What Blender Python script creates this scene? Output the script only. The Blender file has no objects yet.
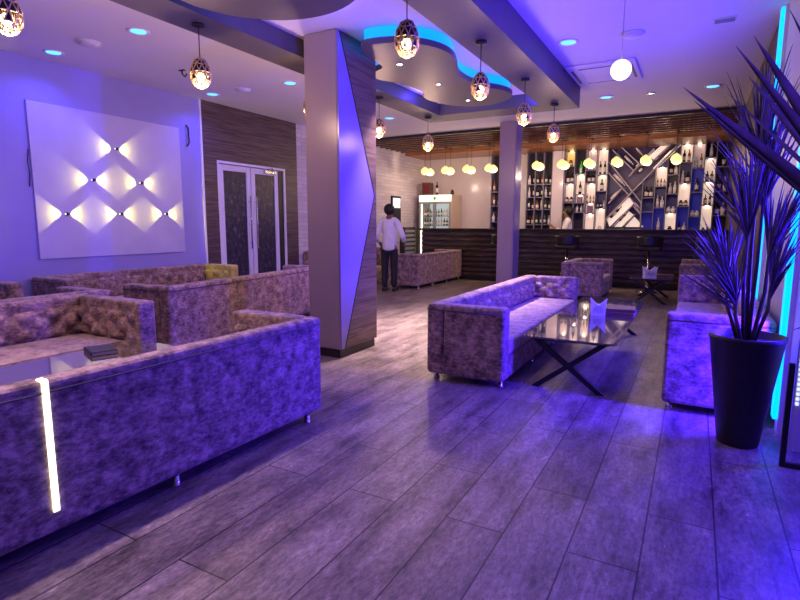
import bpy, bmesh, math, random
from mathutils import Vector, Matrix, Euler
random.seed(7)
PI = math.pi
sc = bpy.context.scene
COL = sc.collection
V = Vector

# ------------------------------------------------------------------ camera
F, YAW, PITCH, ROLL, CH = 530.0, math.radians(28.95), math.radians(8.13), math.radians(0.12), 1.4
_fw = V((-math.sin(YAW)*math.cos(PITCH), math.cos(YAW)*math.cos(PITCH), -math.sin(PITCH)))
_rt = V((math.cos(YAW), math.sin(YAW), 0))
_up = _rt.cross(_fw)
_r2 = _rt*math.cos(ROLL) + _up*math.sin(ROLL)
_u2 = -_rt*math.sin(ROLL) + _up*math.cos(ROLL)
cam_d = bpy.data.cameras.new('camera')
cam = bpy.data.objects.new('camera', cam_d)
COL.objects.link(cam)
cam_d.sensor_width = 36
cam_d.lens = 36*F/800
cam_d.clip_start = 0.05
m = Matrix((_r2, _u2, -_fw)).transposed().to_4x4()
m.translation = (0, 0, CH)
cam.matrix_world = m
sc.camera = cam
# a measuring aid: where a line of sight meets a real plane of the room
def sight(u, v): return _fw + _r2*((u-400)/F) - _u2*((v-300)/F)
def onY(u, v, y):
    d = sight(u, v); return V((0, 0, CH)) + d*(y/d.y)
def onX(u, v, x):
    d = sight(u, v); return V((0, 0, CH)) + d*(x/d.x)
def onZ(u, v, z):
    d = sight(u, v); return V((0, 0, CH)) + d*((z-CH)/d.z)

# ------------------------------------------------------------------ materials
def new_mat(name):
    mt = bpy.data.materials.new(name); mt.use_nodes = True
    nt = mt.node_tree
    return mt, nt, nt.nodes['Principled BSDF']
def node(nt, t, **kw):
    n = nt.nodes.new(t)
    for k, v in kw.items(): setattr(n, k, v)
    return n
def col4(c): return (c[0], c[1], c[2], 1)
def coords(nt, scale=(1, 1, 1), kind='Object'):
    tc = node(nt, 'ShaderNodeTexCoord'); mp = node(nt, 'ShaderNodeMapping')
    mp.inputs['Scale'].default_value = scale
    nt.links.new(tc.outputs[kind], mp.inputs['Vector'])
    return mp.outputs['Vector']
def noise(nt, vec, scale, detail=3, rough=.55):
    n = node(nt, 'ShaderNodeTexNoise')
    n.inputs['Scale'].default_value = scale; n.inputs['Detail'].default_value = detail
    n.inputs['Roughness'].default_value = rough
    nt.links.new(vec, n.inputs['Vector']); return n.outputs['Fac']
def ramp(nt, fac, stops):
    r = node(nt, 'ShaderNodeValToRGB'); e = r.color_ramp.elements
    while len(e) < len(stops): e.new(.5)
    for k, (p, c) in enumerate(stops): e[k].position = p; e[k].color = col4(c)
    nt.links.new(fac, r.inputs['Fac']); return r.outputs['Color']
def bump(nt, bs, fac, strength=.3, dist=.01):
    b = node(nt, 'ShaderNodeBump'); b.inputs['Strength'].default_value = strength
    b.inputs['Distance'].default_value = dist
    nt.links.new(fac, b.inputs['Height']); nt.links.new(b.outputs['Normal'], bs.inputs['Normal'])
def plain(name, c, rough=.5, metal=0, spec=.5, emit=None, es=0, vary=.12, vs=6, coat=0):
    mt, nt, bs = new_mat(name)
    vec = coords(nt)
    f = noise(nt, vec, vs)
    lo = [x*(1-vary) for x in c]; hi = [min(1, x*(1+vary)) for x in c]
    nt.links.new(ramp(nt, f, [(.3, lo), (.7, hi)]), bs.inputs['Base Color'])
    bs.inputs['Roughness'].default_value = rough; bs.inputs['Metallic'].default_value = metal
    bs.inputs['Specular IOR Level'].default_value = spec
    bs.inputs['Coat Weight'].default_value = coat
    bs.inputs['Coat Roughness'].default_value = .05
    if emit:
        bs.inputs['Emission Color'].default_value = col4(emit); bs.inputs['Emission Strength'].default_value = es
    return mt
def fabric(name, lo, mid, hi):
    mt, nt, bs = new_mat(name)
    vec = coords(nt)
    f1 = noise(nt, vec, 11, 5, .65); f2 = noise(nt, coords(nt, (1, 1, 2.2)), 26, 4, .7)
    mx = node(nt, 'ShaderNodeMath', operation='MULTIPLY_ADD'); mx.inputs[1].default_value = .55
    ml = node(nt, 'ShaderNodeMath', operation='MULTIPLY'); ml.inputs[1].default_value = .45
    nt.links.new(f2, ml.inputs[0]); nt.links.new(f1, mx.inputs[0]); nt.links.new(ml.outputs[0], mx.inputs[2])
    nt.links.new(ramp(nt, mx.outputs[0], [(.38, lo), (.49, mid), (.62, hi)]), bs.inputs['Base Color'])
    bs.inputs['Roughness'].default_value = .7
    bs.inputs['Sheen Weight'].default_value = .25
    bs.inputs['Sheen Roughness'].default_value = .4
    bump(nt, bs, f2, .35, .006)
    return mt
def wood(name, lo, hi, scale=(1, 1, 1), plank=None, rough=.35, spec=.5, ax='z'):
    # streaky veneer; scale stretches the grain, plank draws joints across axis ax
    mt, nt, bs = new_mat(name)
    f = noise(nt, coords(nt, scale), 4, 6, .6)
    c = ramp(nt, f, [(.3, lo), (.5, [(a+b)*.5 for a, b in zip(lo, hi)]), (.72, hi)])
    if plank:
        tc = node(nt, 'ShaderNodeTexCoord'); sp = node(nt, 'ShaderNodeSeparateXYZ')
        nt.links.new(tc.outputs['Object'], sp.inputs[0])
        md = node(nt, 'ShaderNodeMath', operation='FRACT'); dv = node(nt, 'ShaderNodeMath', operation='DIVIDE')
        dv.inputs[1].default_value = plank
        nt.links.new(sp.outputs['XYZ'.index(ax.upper())], dv.inputs[0]); nt.links.new(dv.outputs[0], md.inputs[0])
        gt = node(nt, 'ShaderNodeMath', operation='GREATER_THAN'); gt.inputs[1].default_value = .04
        nt.links.new(md.outputs[0], gt.inputs[0])
        mx = node(nt, 'ShaderNodeMixRGB', blend_type='MULTIPLY'); mx.inputs['Fac'].default_value = .6
        nt.links.new(c, mx.inputs['Color1']); nt.links.new(gt.outputs[0], mx.inputs['Color2']); c = mx.outputs[0]
    nt.links.new(c, bs.inputs['Base Color'])
    bs.inputs['Roughness'].default_value = rough; bs.inputs['Specular IOR Level'].default_value = spec
    bump(nt, bs, f, .12, .004)
    return mt
def glow(name, c, s):
    mt, nt, bs = new_mat(name)
    bs.inputs['Base Color'].default_value = col4([min(1, x) for x in c])
    bs.inputs['Roughness'].default_value = .4
    bs.inputs['Emission Color'].default_value = col4(c); bs.inputs['Emission Strength'].default_value = s
    return mt
def floor_mat():
    mt, nt, bs = new_mat('plank_floor')
    tc = node(nt, 'ShaderNodeTexCoord'); sp = node(nt, 'ShaderNodeSeparateXYZ'); cb = node(nt, 'ShaderNodeCombineXYZ')
    nt.links.new(tc.outputs['Object'], sp.inputs[0])
    ad = node(nt, 'ShaderNodeMath', operation='ADD'); ad.inputs[1].default_value = 11.713
    nt.links.new(sp.outputs['X'], ad.inputs[0])
    nt.links.new(sp.outputs['Y'], cb.inputs['X']); nt.links.new(ad.outputs[0], cb.inputs['Y'])
    br = node(nt, 'ShaderNodeTexBrick', offset=.37, offset_frequency=2)
    br.inputs['Scale'].default_value = 1; br.inputs['Brick Width'].default_value = 1.35
    br.inputs['Row Height'].default_value = .283; br.inputs['Mortar Size'].default_value = .004
    br.inputs['Mortar Smooth'].default_value = .1; br.inputs['Bias'].default_value = 0
    br.inputs['Color1'].default_value = (.25, .2, .19, 1); br.inputs['Color2'].default_value = (.37, .305, .285, 1)
    br.inputs['Mortar'].default_value = (.05, .04, .045, 1)
    nt.links.new(cb.outputs[0], br.inputs['Vector'])
    st = noise(nt, coords(nt, (2.6, .7, 1)), 3.0, 8, .7)
    fine = noise(nt, coords(nt, (2.6, 1, 1)), 21, 6, .78)
    fleck = noise(nt, coords(nt, (2.2, .8, 1)), 8, 7, .85)
    r1 = ramp(nt, st, [(.3, (.13, .12, .125)), (.43, (.58, .56, .56)), (.68, (1.35, 1.3, 1.26))])
    r2 = ramp(nt, fine, [(.36, (.5, .5, .51)), (.5, (.95, .95, .95)), (.66, (1.45, 1.42, 1.4))])
    fk = ramp(nt, fleck, [(.6, (1, 1, 1)), (.66, (2.3, 2.25, 2.2))])
    m0 = node(nt, 'ShaderNodeMixRGB', blend_type='MULTIPLY'); m0.inputs['Fac'].default_value = 1
    nt.links.new(r2, m0.inputs['Color1']); nt.links.new(fk, m0.inputs['Color2']); r2 = m0.outputs[0]
    m1 = node(nt, 'ShaderNodeMixRGB', blend_type='MULTIPLY'); m1.inputs['Fac'].default_value = 1
    m2 = node(nt, 'ShaderNodeMixRGB', blend_type='MULTIPLY'); m2.inputs['Fac'].default_value = 1
    nt.links.new(br.outputs['Color'], m1.inputs['Color1']); nt.links.new(r1, m1.inputs['Color2'])
    nt.links.new(m1.outputs[0], m2.inputs['Color1']); nt.links.new(r2, m2.inputs['Color2'])
    nt.links.new(m2.outputs[0], bs.inputs['Base Color'])
    rr = node(nt, 'ShaderNodeMapRange'); rr.inputs['To Min'].default_value = .2; rr.inputs['To Max'].default_value = .44
    nt.links.new(fine, rr.inputs['Value']); nt.links.new(rr.outputs[0], bs.inputs['Roughness'])
    bs.inputs['Specular IOR Level'].default_value = .55
    hm = node(nt, 'ShaderNodeMath', operation='ADD')
    nt.links.new(st, hm.inputs[0]); nt.links.new(fine, hm.inputs[1])
    bump(nt, bs, hm.outputs[0], .28, .006)
    return mt
def stone_mat():
    mt, nt, bs = new_mat('white_stacked_stone')
    tc = node(nt, 'ShaderNodeTexCoord'); sp = node(nt, 'ShaderNodeSeparateXYZ'); cb = node(nt, 'ShaderNodeCombineXYZ')
    nt.links.new(tc.outputs['Object'], sp.inputs[0])
    nt.links.new(sp.outputs['Y'], cb.inputs['X']); nt.links.new(sp.outputs['Z'], cb.inputs['Y'])
    br = node(nt, 'ShaderNodeTexBrick', offset=.43)
    br.inputs['Scale'].default_value = 1; br.inputs['Brick Width'].default_value = .42
    br.inputs['Row Height'].default_value = .085; br.inputs['Mortar Size'].default_value = .004
    br.inputs['Color1'].default_value = (.62, .58, .54, 1); br.inputs['Color2'].default_value = (.74, .71, .68, 1)
    br.inputs['Mortar'].default_value = (.5, .46, .43, 1)
    nt.links.new(cb.outputs[0], br.inputs['Vector'])
    nt.links.new(br.outputs['Color'], bs.inputs['Base Color'])
    f = noise(nt, coords(nt, (1, 1, 3)), 14, 4)
    ad = node(nt, 'ShaderNodeMath', operation='SUBTRACT')
    nt.links.new(f, ad.inputs[0]); nt.links.new(br.outputs['Fac'], ad.inputs[1])
    bs.inputs['Roughness'].default_value = .75
    bump(nt, bs, ad.outputs[0], .6, .02)
    return mt
def marble_glass():
    mt, nt, bs = new_mat('dark_mottled_glass')
    f = noise(nt, coords(nt, (1, 1, .8)), 13, 6, .7)
    nt.links.new(ramp(nt, f, [(.4, (.018, .015, .025)), (.56, (.05, .04, .06)), (.68, (.2, .17, .22))]), bs.inputs['Base Color'])
    bs.inputs['Roughness'].default_value = .35
    return mt

M = dict(
    floor=floor_mat(), stone=stone_mat(), doorglass=marble_glass(),
    ceiling=plain('ceiling_paint', (.78, .75, .76), .6, vary=.03, vs=1),
    wallleft=plain('blue_lit_wall_paint', (.36, .34, .74), .45, vary=.04, vs=1.5), wall=plain('white_wall_paint', (.72, .71, .76), .45, vary=.04, vs=1.5),  # wallleft: blue spill of the downlights mixed into white paint
    backwall=plain('glossy_white_wall', (.66, .62, .62), .16, vary=.04, vs=1.5),
    board=plain('blue_lit_panel_board', (.58, .56, .82), .5, vary=.06, vs=2.5),  # bluish tint: downlight colour put into the white board
    soffit=plain('grey_soffit_paint', (.1, .088, .1), .45, vary=.04),
    cloud=plain('grey_ceiling_board', (.095, .082, .095), .5, vary=.04),
    fab=fabric('mottled_velvet', (.075, .044, .044), (.26, .165, .15), (.6, .41, .345)),
    fabyellowlit=fabric('yellow_lit_velvet', (.32, .27, .05), (.6, .52, .1), (.75, .66, .18)),  # yellow light on one armrest, put into the fabric colour
    seatfab=fabric('mottled_seat_velvet', (.15, .1, .095), (.38, .265, .24), (.62, .46, .4)),
    piping=plain('piping_cord', (.1, .075, .08), .7),
    chrome=plain('chrome', (.72, .72, .75), .18, 1, vary=.03),
    darkmetal=plain('black_powder_metal', (.02, .02, .022), .4, .3, vary=.05),
    black=plain('black_leather', (.012, .012, .014), .38, vary=.2),
    brass=plain('brass_wire', (.9, .66, .3), .4, .35, vary=.05),
    eggdark=plain('black_shade_metal', (.03, .024, .022), .5, .3),
    tabletop=plain('bronze_glass', (.11, .085, .075), .035, 0, 1.0, vary=.05, coat=1),
    cladding=wood('dark_wood_cladding', (.035, .022, .02), (.17, .115, .1), (1, .5, 9), .2, .4),
    columnwood=wood('brown_wood_panel', (.055, .032, .03), (.2, .13, .12), (1, .6, 8), .27, .4),
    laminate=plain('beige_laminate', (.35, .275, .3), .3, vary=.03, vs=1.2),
    laminate2=plain('blue_lit_gloss_laminate', (.24, .19, .47), .22, vary=.03, vs=1.2),  # blue LED light put into the colour of the beige laminate
    counterwood=wood('dark_bar_wood', (.03, .02, .018), (.15, .095, .085), (.7, 4, 8), None, .25),
    countertop=wood('dark_bar_top', (.02, .012, .01), (.075, .045, .04), (.7, 4, 6), None, .2),
    slat=wood('canopy_slat_wood', (.05, .022, .012), (.3, .14, .065), (.8, 6, 6), None, .16, .9),
    fascia=wood('orange_fascia_wood', (.2, .08, .035), (.42, .18, .075), (.9, 4, 7), .14, .35),
    trimdark=plain('dark_brown_trim', (.025, .018, .018), .4),
    brownwall=wood('dark_brown_wall', (.045, .028, .024), (.13, .085, .07), (1, .6, 7), None, .5),
    paleboard=plain('pale_board', (.42, .38, .46), .4), shelf=plain('shelf_board_grey', (.17, .16, .24), .4),
    shelfdark=plain('shelf_back_dark', (.025, .02, .032), .5),
    bluepanel=plain('royal_blue_panel', (.03, .04, .42), .35, emit=(.02, .03, .5), es=.16),  # blue paint with a weak glow of its own
    navy=plain('navy_panel', (.02, .02, .13), .4),
    purplepanel=plain('dusky_purple_panel', (.045, .028, .11), .4),
    nlamp=glow('niche_lamp', (1, .85, .62), 14), litx=glow('niche_glow_wide', (1, .8, .64), 1.0), lit=glow('niche_glow_panel', (1, .76, .6), .75),  # lit, litx: niche backs glow themselves, standing in for light from above
    litdim=glow('niche_glow_dim', (.95, .72, .66), .26),
    lityellow=glow('niche_glow_amber', (1, .62, .16), .8),
    litgreen=plain('lit_green_bottle_glass', (.05, .5, .08), .15, emit=(.05, .8, .1), es=.25),  # glow put into the glass for the light on this bottle
    ledcyan=glow('led_cyan', (0.0, .25, 1.0), 2.3),
    ledblue=glow('led_blue_strip', (.0, .3, 1.0), 3.8),
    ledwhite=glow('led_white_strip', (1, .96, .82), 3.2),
    leddots=glow('led_white_dots', (.75, .85, 1), 1.6),
    disc=glow('downlight_diffuser', (.1, .46, 1), 3.0),
    star=glow('small_spot_lens', (1, .95, .9), 9),
    bulb=glow('warm_bulb', (1, .82, .5), 7),
    globe=glow('yellow_globe_glass', (1, .9, .34), 1.5),
    moon=glow('bright_globe', (1, .96, .92), 2.6),
    white=plain('white_plastic', (.8, .8, .8), .4, vary=.03),
    offwhite=plain('ivory_plastic', (.72, .7, .68), .4, vary=.03),
    paper=plain('napkin_paper', (.82, .84, .86), .8, vary=.04),
    menu=plain('brown_menu_leather', (.16, .075, .06), .45),
    pages=plain('menu_pages', (.5, .42, .38), .7),
    pot=plain('charcoal_planter', (.014, .013, .016), .45, vary=.2, vs=12),
    soil=plain('dark_soil', (.02, .016, .014), .9, vary=.4, vs=30),
    leaf=plain('purple_lit_leaf', (.15, .115, .165), .65, spec=.25, vary=.35, vs=9),  # purple lamp light put into the leaf colour
    stem=plain('brown_plant_stem', (.1, .075, .06), .7, vary=.3),
    skin=plain('brown_skin', (.22, .115, .07), .5, vary=.06),
    hair=plain('black_hair', (.008, .007, .007), .6),
    shirt=plain('white_shirt_cotton', (.74, .72, .76), .75, vary=.05, vs=10),
    trousers=plain('black_trousers', (.012, .012, .015), .7),
    shoe=plain('black_shoe', (.02, .02, .022), .35),
    eye=plain('eye_white', (.7, .68, .66), .3),
    fridge=plain('beige_fridge_enamel', (.62, .5, .4), .35, vary=.03),
    fridgein=glow('fridge_lit_interior', (.78, .95, .96), .5),
    header=glow('fridge_lit_header', (.92, 1, .86), 1.0),
    emblem=plain('green_emblem', (.2, .5, .12), .5),
    dglass=plain('grey_door_frame', (.3, .34, .36), .3),
    screenw=glow('lit_screen', (.85, .95, 1), .8),
    bdark=plain('dark_bottle_glass', (.02, .014, .012), .1, vary=.1),
    bamber=plain('amber_bottle_glass', (.35, .13, .025), .12, vary=.1),
    bgreen=plain('olive_bottle_glass', (.05, .09, .035), .12, vary=.1),
    bclear=plain('clear_bottle_glass', (.62, .62, .66), .1, vary=.05),
    blabel=plain('white_bottle_label', (.8, .76, .7), .6, vary=.04),
    bred=plain('dark_red_jar', (.16, .02, .02), .2),
    bbox=plain('plum_gift_box', (.22, .12, .2), .5),
    brownbox=wood('brown_cabinet_wood', (.05, .02, .014), (.16, .07, .05), (1, 1, 6), None, .4),
)

# ------------------------------------------------------------------ mesh helpers
class MB:
    def __init__(s): s.bm = bmesh.new()
    def _xf(s, vs, mat):
        if mat is not None: bmesh.ops.transform(s.bm, matrix=mat, verts=vs)
    def box(s, a, b, bev=0, seg=2, mat=None):
        a, b = V(a), V(b)
        r = bmesh.ops.create_cube(s.bm, size=1)
        vs = r['verts']
        bmesh.ops.scale(s.bm, vec=(b-a), verts=vs)
        bmesh.ops.translate(s.bm, vec=(a+b)/2, verts=vs)
        if bev:
            es = list({e for v in vs for e in v.link_edges})
            r = bmesh.ops.bevel(s.bm, geom=es, offset=bev, segments=seg, profile=.5, affect='EDGES')
            vs = list({v for f in r['faces'] for v in f.verts} | {v for v in vs if v.is_valid})
        s._xf(vs, mat); return s
    def lathe(s, prof, o=(0, 0, 0), n=20, mat=None, smooth=True):
        o = V(o); rings = []; new = []
        for r, z in prof:
            if r < 1e-5:
                v = s.bm.verts.new(o+V((0, 0, z))); rings.append([v]); new.append(v)
            else:
                ring = [s.bm.verts.new(o+V((r*math.cos(2*PI*k/n), r*math.sin(2*PI*k/n), z))) for k in range(n)]
                rings.append(ring); new += ring
        for A, B in zip(rings, rings[1:]):
            for k in range(n):
                k2 = (k+1) % n
                if len(A) == 1 and len(B) == 1: continue
                if len(A) == 1: f = s.bm.faces.new((A[0], B[k2], B[k]))
                elif len(B) == 1: f = s.bm.faces.new((A[k], A[k2], B[0]))
                else: f = s.bm.faces.new((A[k], A[k2], B[k2], B[k]))
                f.smooth = smooth
        for R, fl in ((rings[0], True), (rings[-1], False)):
            if len(R) > 2: s.bm.faces.new(R[::-1] if fl else R)
        s._xf(new, mat); return s
    def tube(s, pts, r, n=8, closed=False):
        pts = [V(p) for p in pts]; rings = []; N = len(pts)
        rr = r if isinstance(r, (list, tuple)) else [r]*N
        prev = None
        for i, p in enumerate(pts):
            if closed: t = (pts[(i+1) % N]-pts[i-1]).normalized()
            else: t = (pts[min(i+1, N-1)]-pts[max(i-1, 0)]).normalized()
            if prev is None:
                a = t.orthogonal().normalized()
            else:
                a = (prev - t*prev.dot(t)).normalized()
            prev = a; b = t.cross(a)
            rings.append([s.bm.verts.new(p+(a*math.cos(2*PI*k/n)+b*math.sin(2*PI*k/n))*rr[i]) for k in range(n)])
        pr = list(zip(rings, rings[1:]))
        if closed: pr.append((rings[-1], rings[0]))
        for A, B in pr:
            for k in range(n):
                f = s.bm.faces.new((A[k], A[(k+1) % n], B[(k+1) % n], B[k])); f.smooth = True
        if not closed:
            s.bm.faces.new(rings[0][::-1]); s.bm.faces.new(rings[-1])
        return s
    def prism(s, pts, z0, z1, mat=None):
        # polygon in local xy, extruded along z
        A = [s.bm.verts.new((p[0], p[1], z0)) for p in pts]; B = [s.bm.verts.new((p[0], p[1], z1)) for p in pts]
        n = len(pts)
        s.bm.faces.new(A[::-1]); s.bm.faces.new(B)
        for k in range(n): s.bm.faces.new((A[k], A[(k+1) % n], B[(k+1) % n], B[k]))
        s._xf(A+B, mat); return s
    def ball(s, c, r, sub=3, scale=(1, 1, 1)):
        vs = bmesh.ops.create_icosphere(s.bm, subdivisions=sub, radius=r)['verts']
        for f in {f for v in vs for f in v.link_faces}: f.smooth = True
        bmesh.ops.scale(s.bm, vec=scale, verts=vs); bmesh.ops.translate(s.bm, vec=V(c), verts=vs); return s
    def grid(s, fn, nu, nv, smooth=True):
        g = [[s.bm.verts.new(fn(i/nu, j/nv)) for j in range(nv+1)] for i in range(nu+1)]
        for i in range(nu):
            for j in range(nv):
                f = s.bm.faces.new((g[i][j], g[i+1][j], g[i+1][j+1], g[i][j+1])); f.smooth = smooth
        return s
    def tuft(s, o, eu, ev, en, lu, lv, pitch=.24, amp=.034):
        # buttoned padding: pillows between diagonal creases, edge walls closed
        o, eu, ev, en = V(o), V(eu), V(ev), V(en)
        nu = max(6, int(lu/.022)); nv = max(5, int(lv/.022)); h = lv/1.5
        pu = lu/max(1, round(lu/pitch))
        def f(a, b):
            x, y = a*lu, b*lv
            p = x/pu; q = y/h+.25
            hgt = amp*abs(math.sin(PI*(p+q))*math.sin(PI*(p-q)))**.5
            for k in (-1, 0, 1):   # deep buttons where the creases meet
                for pc in (math.floor(p), math.floor(p)+.5, math.floor(p)+1):
                    qc = round(q)+k*.5
                    if (round(2*pc)+round(2*qc)) % 2 == 0:
                        r2 = ((p-pc)*pu)**2+((q-qc)*h)**2
                        hgt -= .022*math.exp(-r2/.0011)
            e = min(x, y, lu-x, lv-y)
            if e < .001: hgt = -.012
            return o+eu*x+ev*y+en*(hgt+.01)
        s.grid(f, nu, nv); return s
    def mesh(s, name):
        me = bpy.data.meshes.new(name)
        bmesh.ops.recalc_face_normals(s.bm, faces=s.bm.faces)
        s.bm.to_mesh(me); s.bm.free(); return me
    def build(s, name, mt, parent=None, loc=None, label=None):
        me = s.mesh(name)
        for q in (mt if isinstance(mt, (list, tuple)) else [mt]): me.materials.append(q)
        o = bpy.data.objects.new(name, me); COL.objects.link(o)
        if parent is not None: o.parent = parent
        if loc is not None: o.location = loc
        if label: o['label'] = label
        return o
def tag(o, label, cat, group=None):
    o['label'] = label; o['category'] = cat
    if group: o['group'] = group
    return o
def thing(name, label, cat, loc=(0, 0, 0), rz=0, group=None):
    o = bpy.data.objects.new(name, None); COL.objects.link(o)
    o.empty_display_size = .1
    o.location = loc; o.rotation_euler = (0, 0, rz)
    return tag(o, label, cat, group)
def struct(o):
    o['kind'] = 'structure'; return o
def dup(root, loc, rz=None, label=None, rot=None):
    r = root.copy(); COL.objects.link(r); r.location = loc
    if rz is not None: r.rotation_euler = (0, 0, rz)
    if rot is not None: r.rotation_euler = rot
    if label: r['label'] = label
    for ch in list(root.children):
        c = ch.copy(); COL.objects.link(c); c.parent = r
        for g in list(ch.children):
            d = g.copy(); COL.objects.link(d); d.parent = c
    return r
def ordinal(k): return ['first', 'second', 'third', 'fourth', 'fifth', 'sixth', 'seventh', 'eighth', 'ninth', 'tenth', 'eleventh', 'twelfth'][k]
def light(kind, name, loc, power, c, size=.05, aim=None, spot=None, blend=.3, size_y=None):
    d = bpy.data.lights.new(name, kind); d.energy = power; d.color = c
    o = bpy.data.objects.new(name, d); COL.objects.link(o); o.location = loc
    if kind == 'AREA':
        d.size = size
        if size_y: d.shape = 'RECTANGLE'; d.size_y = size_y
    else: d.shadow_soft_size = size
    if kind == 'SPOT': d.spot_size = spot; d.spot_blend = blend
    if aim is not None: o.rotation_euler = V(aim).to_track_quat('-Z', 'Y').to_euler()
    return o

# ------------------------------------------------------------------ room shell
XL, XR, YB, H = -7.2, .6, 14.5, 3.4
YN = -2.2
struct(MB().box((XL-.2, YN, -.1), (2.2, YB+.2, 0)).build('floor', M['floor']))
struct(MB().box((XL-.2, YN, H), (2.2, YB+.2, H+.1)).build('ceiling', M['ceiling']))
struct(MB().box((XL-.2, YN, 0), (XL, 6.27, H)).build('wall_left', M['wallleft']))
w = MB().box((XL-.2, 6.27, 0), (XL+.02, 6.56, H)).box((XL-.2, 8.27, 0), (XL+.02, 8.64, H)).box((XL-.2, 6.56, 2.47), (XL+.02, 8.27, H))
struct(w.build('wall_left_cladding', M['cladding']))
struct(MB().box((XL-.2, 8.64, 0), (XL, YB, H)).build('wall_left_stone', M['stone']))
struct(MB().box((XL-.2, YB, 0), (2.2, YB+.2, H)).build('wall_back', M['backwall']))
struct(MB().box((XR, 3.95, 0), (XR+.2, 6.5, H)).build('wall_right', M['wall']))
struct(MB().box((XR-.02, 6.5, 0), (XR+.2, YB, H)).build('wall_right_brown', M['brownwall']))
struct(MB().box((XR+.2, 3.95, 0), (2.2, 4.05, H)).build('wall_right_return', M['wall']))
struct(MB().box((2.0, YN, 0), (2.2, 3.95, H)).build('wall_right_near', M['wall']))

# double door in the wood cladding
d = struct(MB().box((XL-.14, 6.56, 0), (XL-.12, 8.27, 2.47)).build('door_1', M['shelfdark']))
fr = MB().box((XL-.1, 6.56, 0), (XL+.03, 6.60, 2.47)).box((XL-.1, 8.23, 0), (XL+.03, 8.27, 2.47)).box((XL-.1, 6.6, 2.43), (XL+.03, 8.23, 2.47))
fr.build('door_frame', M['white'], d)
for y0, y1, hy in ((6.62, 7.36, 7.29), (7.38, 8.1, 7.45)):
    lf = MB()
    for a, b in (((y0, 0.02), (y0+.1, 2.42)), ((y1-.1, .02), (y1, 2.42)), ((y0+.1, 2.32), (y1-.1, 2.42)), ((y0+.1, .02), (y1-.1, .2))):
        lf.box((XL-.06, a[0], a[1]), (XL-.01, b[0], b[1]), .004, 1)
    l = lf.build('door_leaf', M['white'], d)
    MB().box((XL-.045, y0+.09, .19), (XL-.03, y1-.09, 2.33)).build('door_glass', M['doorglass'], l)
    hd = MB().tube([(XL+.045, hy, .95), (XL+.045, hy, 1.9)], .012)
    for z in (1.05, 1.4, 1.8): hd.tube([(XL-.02, hy, z), (XL+.045, hy, z)], .008)
    hd.build('door_handle', M['chrome'], l)
MB().box((XL-.05, 8.1, 0), (XL, 8.23, 2.43)).build('door_side_gap', M['trimdark'], d)
MB().box((XL-.01, 7.7, 2.34), (XL+.05, 8.0, 2.41), .008).tube([(XL+.03, 7.95, 2.38), (XL+.12, 7.8, 2.44)], .01).build('door_closer', M['chrome'], d)
struct(MB().box((XL, 6.24, 0), (XL+.03, 6.27, H)).build('trim_1', M['white']))
for a, b, n in ((YN, 6.24, 'baseboard_left'), (8.64, YB, 'baseboard_left_far')):
    struct(MB().box((XL, a, 0), (XL+.015, b, .1), .004, 1).build(n, M['shelfdark']))

# ------------------------------------------------------------------ columns
def column(x0, x1, y0, y1, ztop, first):
    s = struct(MB().box((x0+.015, y0+.015, 0), (x1-.015, y1-.015, .09)).build('column', M['trimdark']))
    MB().box((x0, y0, .09), (x1, y1, ztop), .012, 1).build('column_laminate', M['laminate'], s)
    if first:
        # the right hand face: a faceted gloss wedge next to grained wood, split by a dark groove
        def P(y, z): return (y0+y, z)
        X = Matrix(((0, 0, 1, 0), (1, 0, 0, 0), (0, 1, 0, 0), (0, 0, 0, 1)))
        L = y1-y0
        wedge = [P(.0, .1), P(.06, .1), P(L*.93, 1.72), P(.03, ztop-.02), P(0, ztop-.02)]
        wd = [P(.075, .1), P(L, .1), P(L, ztop-.01), P(.045, ztop-.01), P(L*.95, 1.72)]
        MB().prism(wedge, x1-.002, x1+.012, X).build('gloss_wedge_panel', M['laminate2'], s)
        MB().prism(wd, x1-.002, x1+.008, X).build('wood_panel', M['columnwood'], s)
        g = MB().tube([(x1+.01, y0+.067, .1), (x1+.01, y0+L*.94, 1.72), (x1+.01, y0+.037, ztop-.02)], .008)
        g.build('panel_groove', M['trimdark'], s)
    else:
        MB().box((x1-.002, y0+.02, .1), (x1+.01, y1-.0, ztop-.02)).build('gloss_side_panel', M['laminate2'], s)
    return s
column(-3.58, -3.17, 4.45, 5.16, 3.274, True)
column(-3.53, -3.2, 10.45, 10.85, H-.001, False)

# ------------------------------------------------------------------ dropped ceiling frame, cloud and disc
ZS = 3.1
fb = MB()
fb.box((-4.07, YN, ZS), (-3.67, 8.4, H)).box((-2.09, YN, ZS), (-1.63, 8.4, H)).box((-3.67, 7.9, ZS), (-2.09, 8.4, H))
struct(fb.build('ceiling_frame', M['soffit']))
struct(MB().box((-3.67, YN, 3.275), (-2.09, 7.9, H-.001)).build('ceiling_recess', M['ceiling']))
ZR = 3.275
def spline(pts, n=8):
    out = []; N = len(pts)
    for i in range(N):
        p0, p1, p2, p3 = (V(pts[(i+k-1) % N]) for k in range(4))
        for k in range(n):
            t = k/n
            out.append(.5*((2*p1)+(p2-p0)*t+(2*p0-5*p1+4*p2-p3)*t*t+(3*p1-p0-3*p2+p3)*t**3))
    return out
def inset(pts, dst):
    N = len(pts); out = []
    area = sum(pts[i].x*pts[(i+1) % N].y-pts[(i+1) % N].x*pts[i].y for i in range(N))
    sg = 1 if area > 0 else -1
    for i in range(N):
        t = (pts[(i+1) % N]-pts[i-1]).normalized()
        out.append(pts[i]+V((-t.y, t.x))*dst*sg)
    return out
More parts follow.
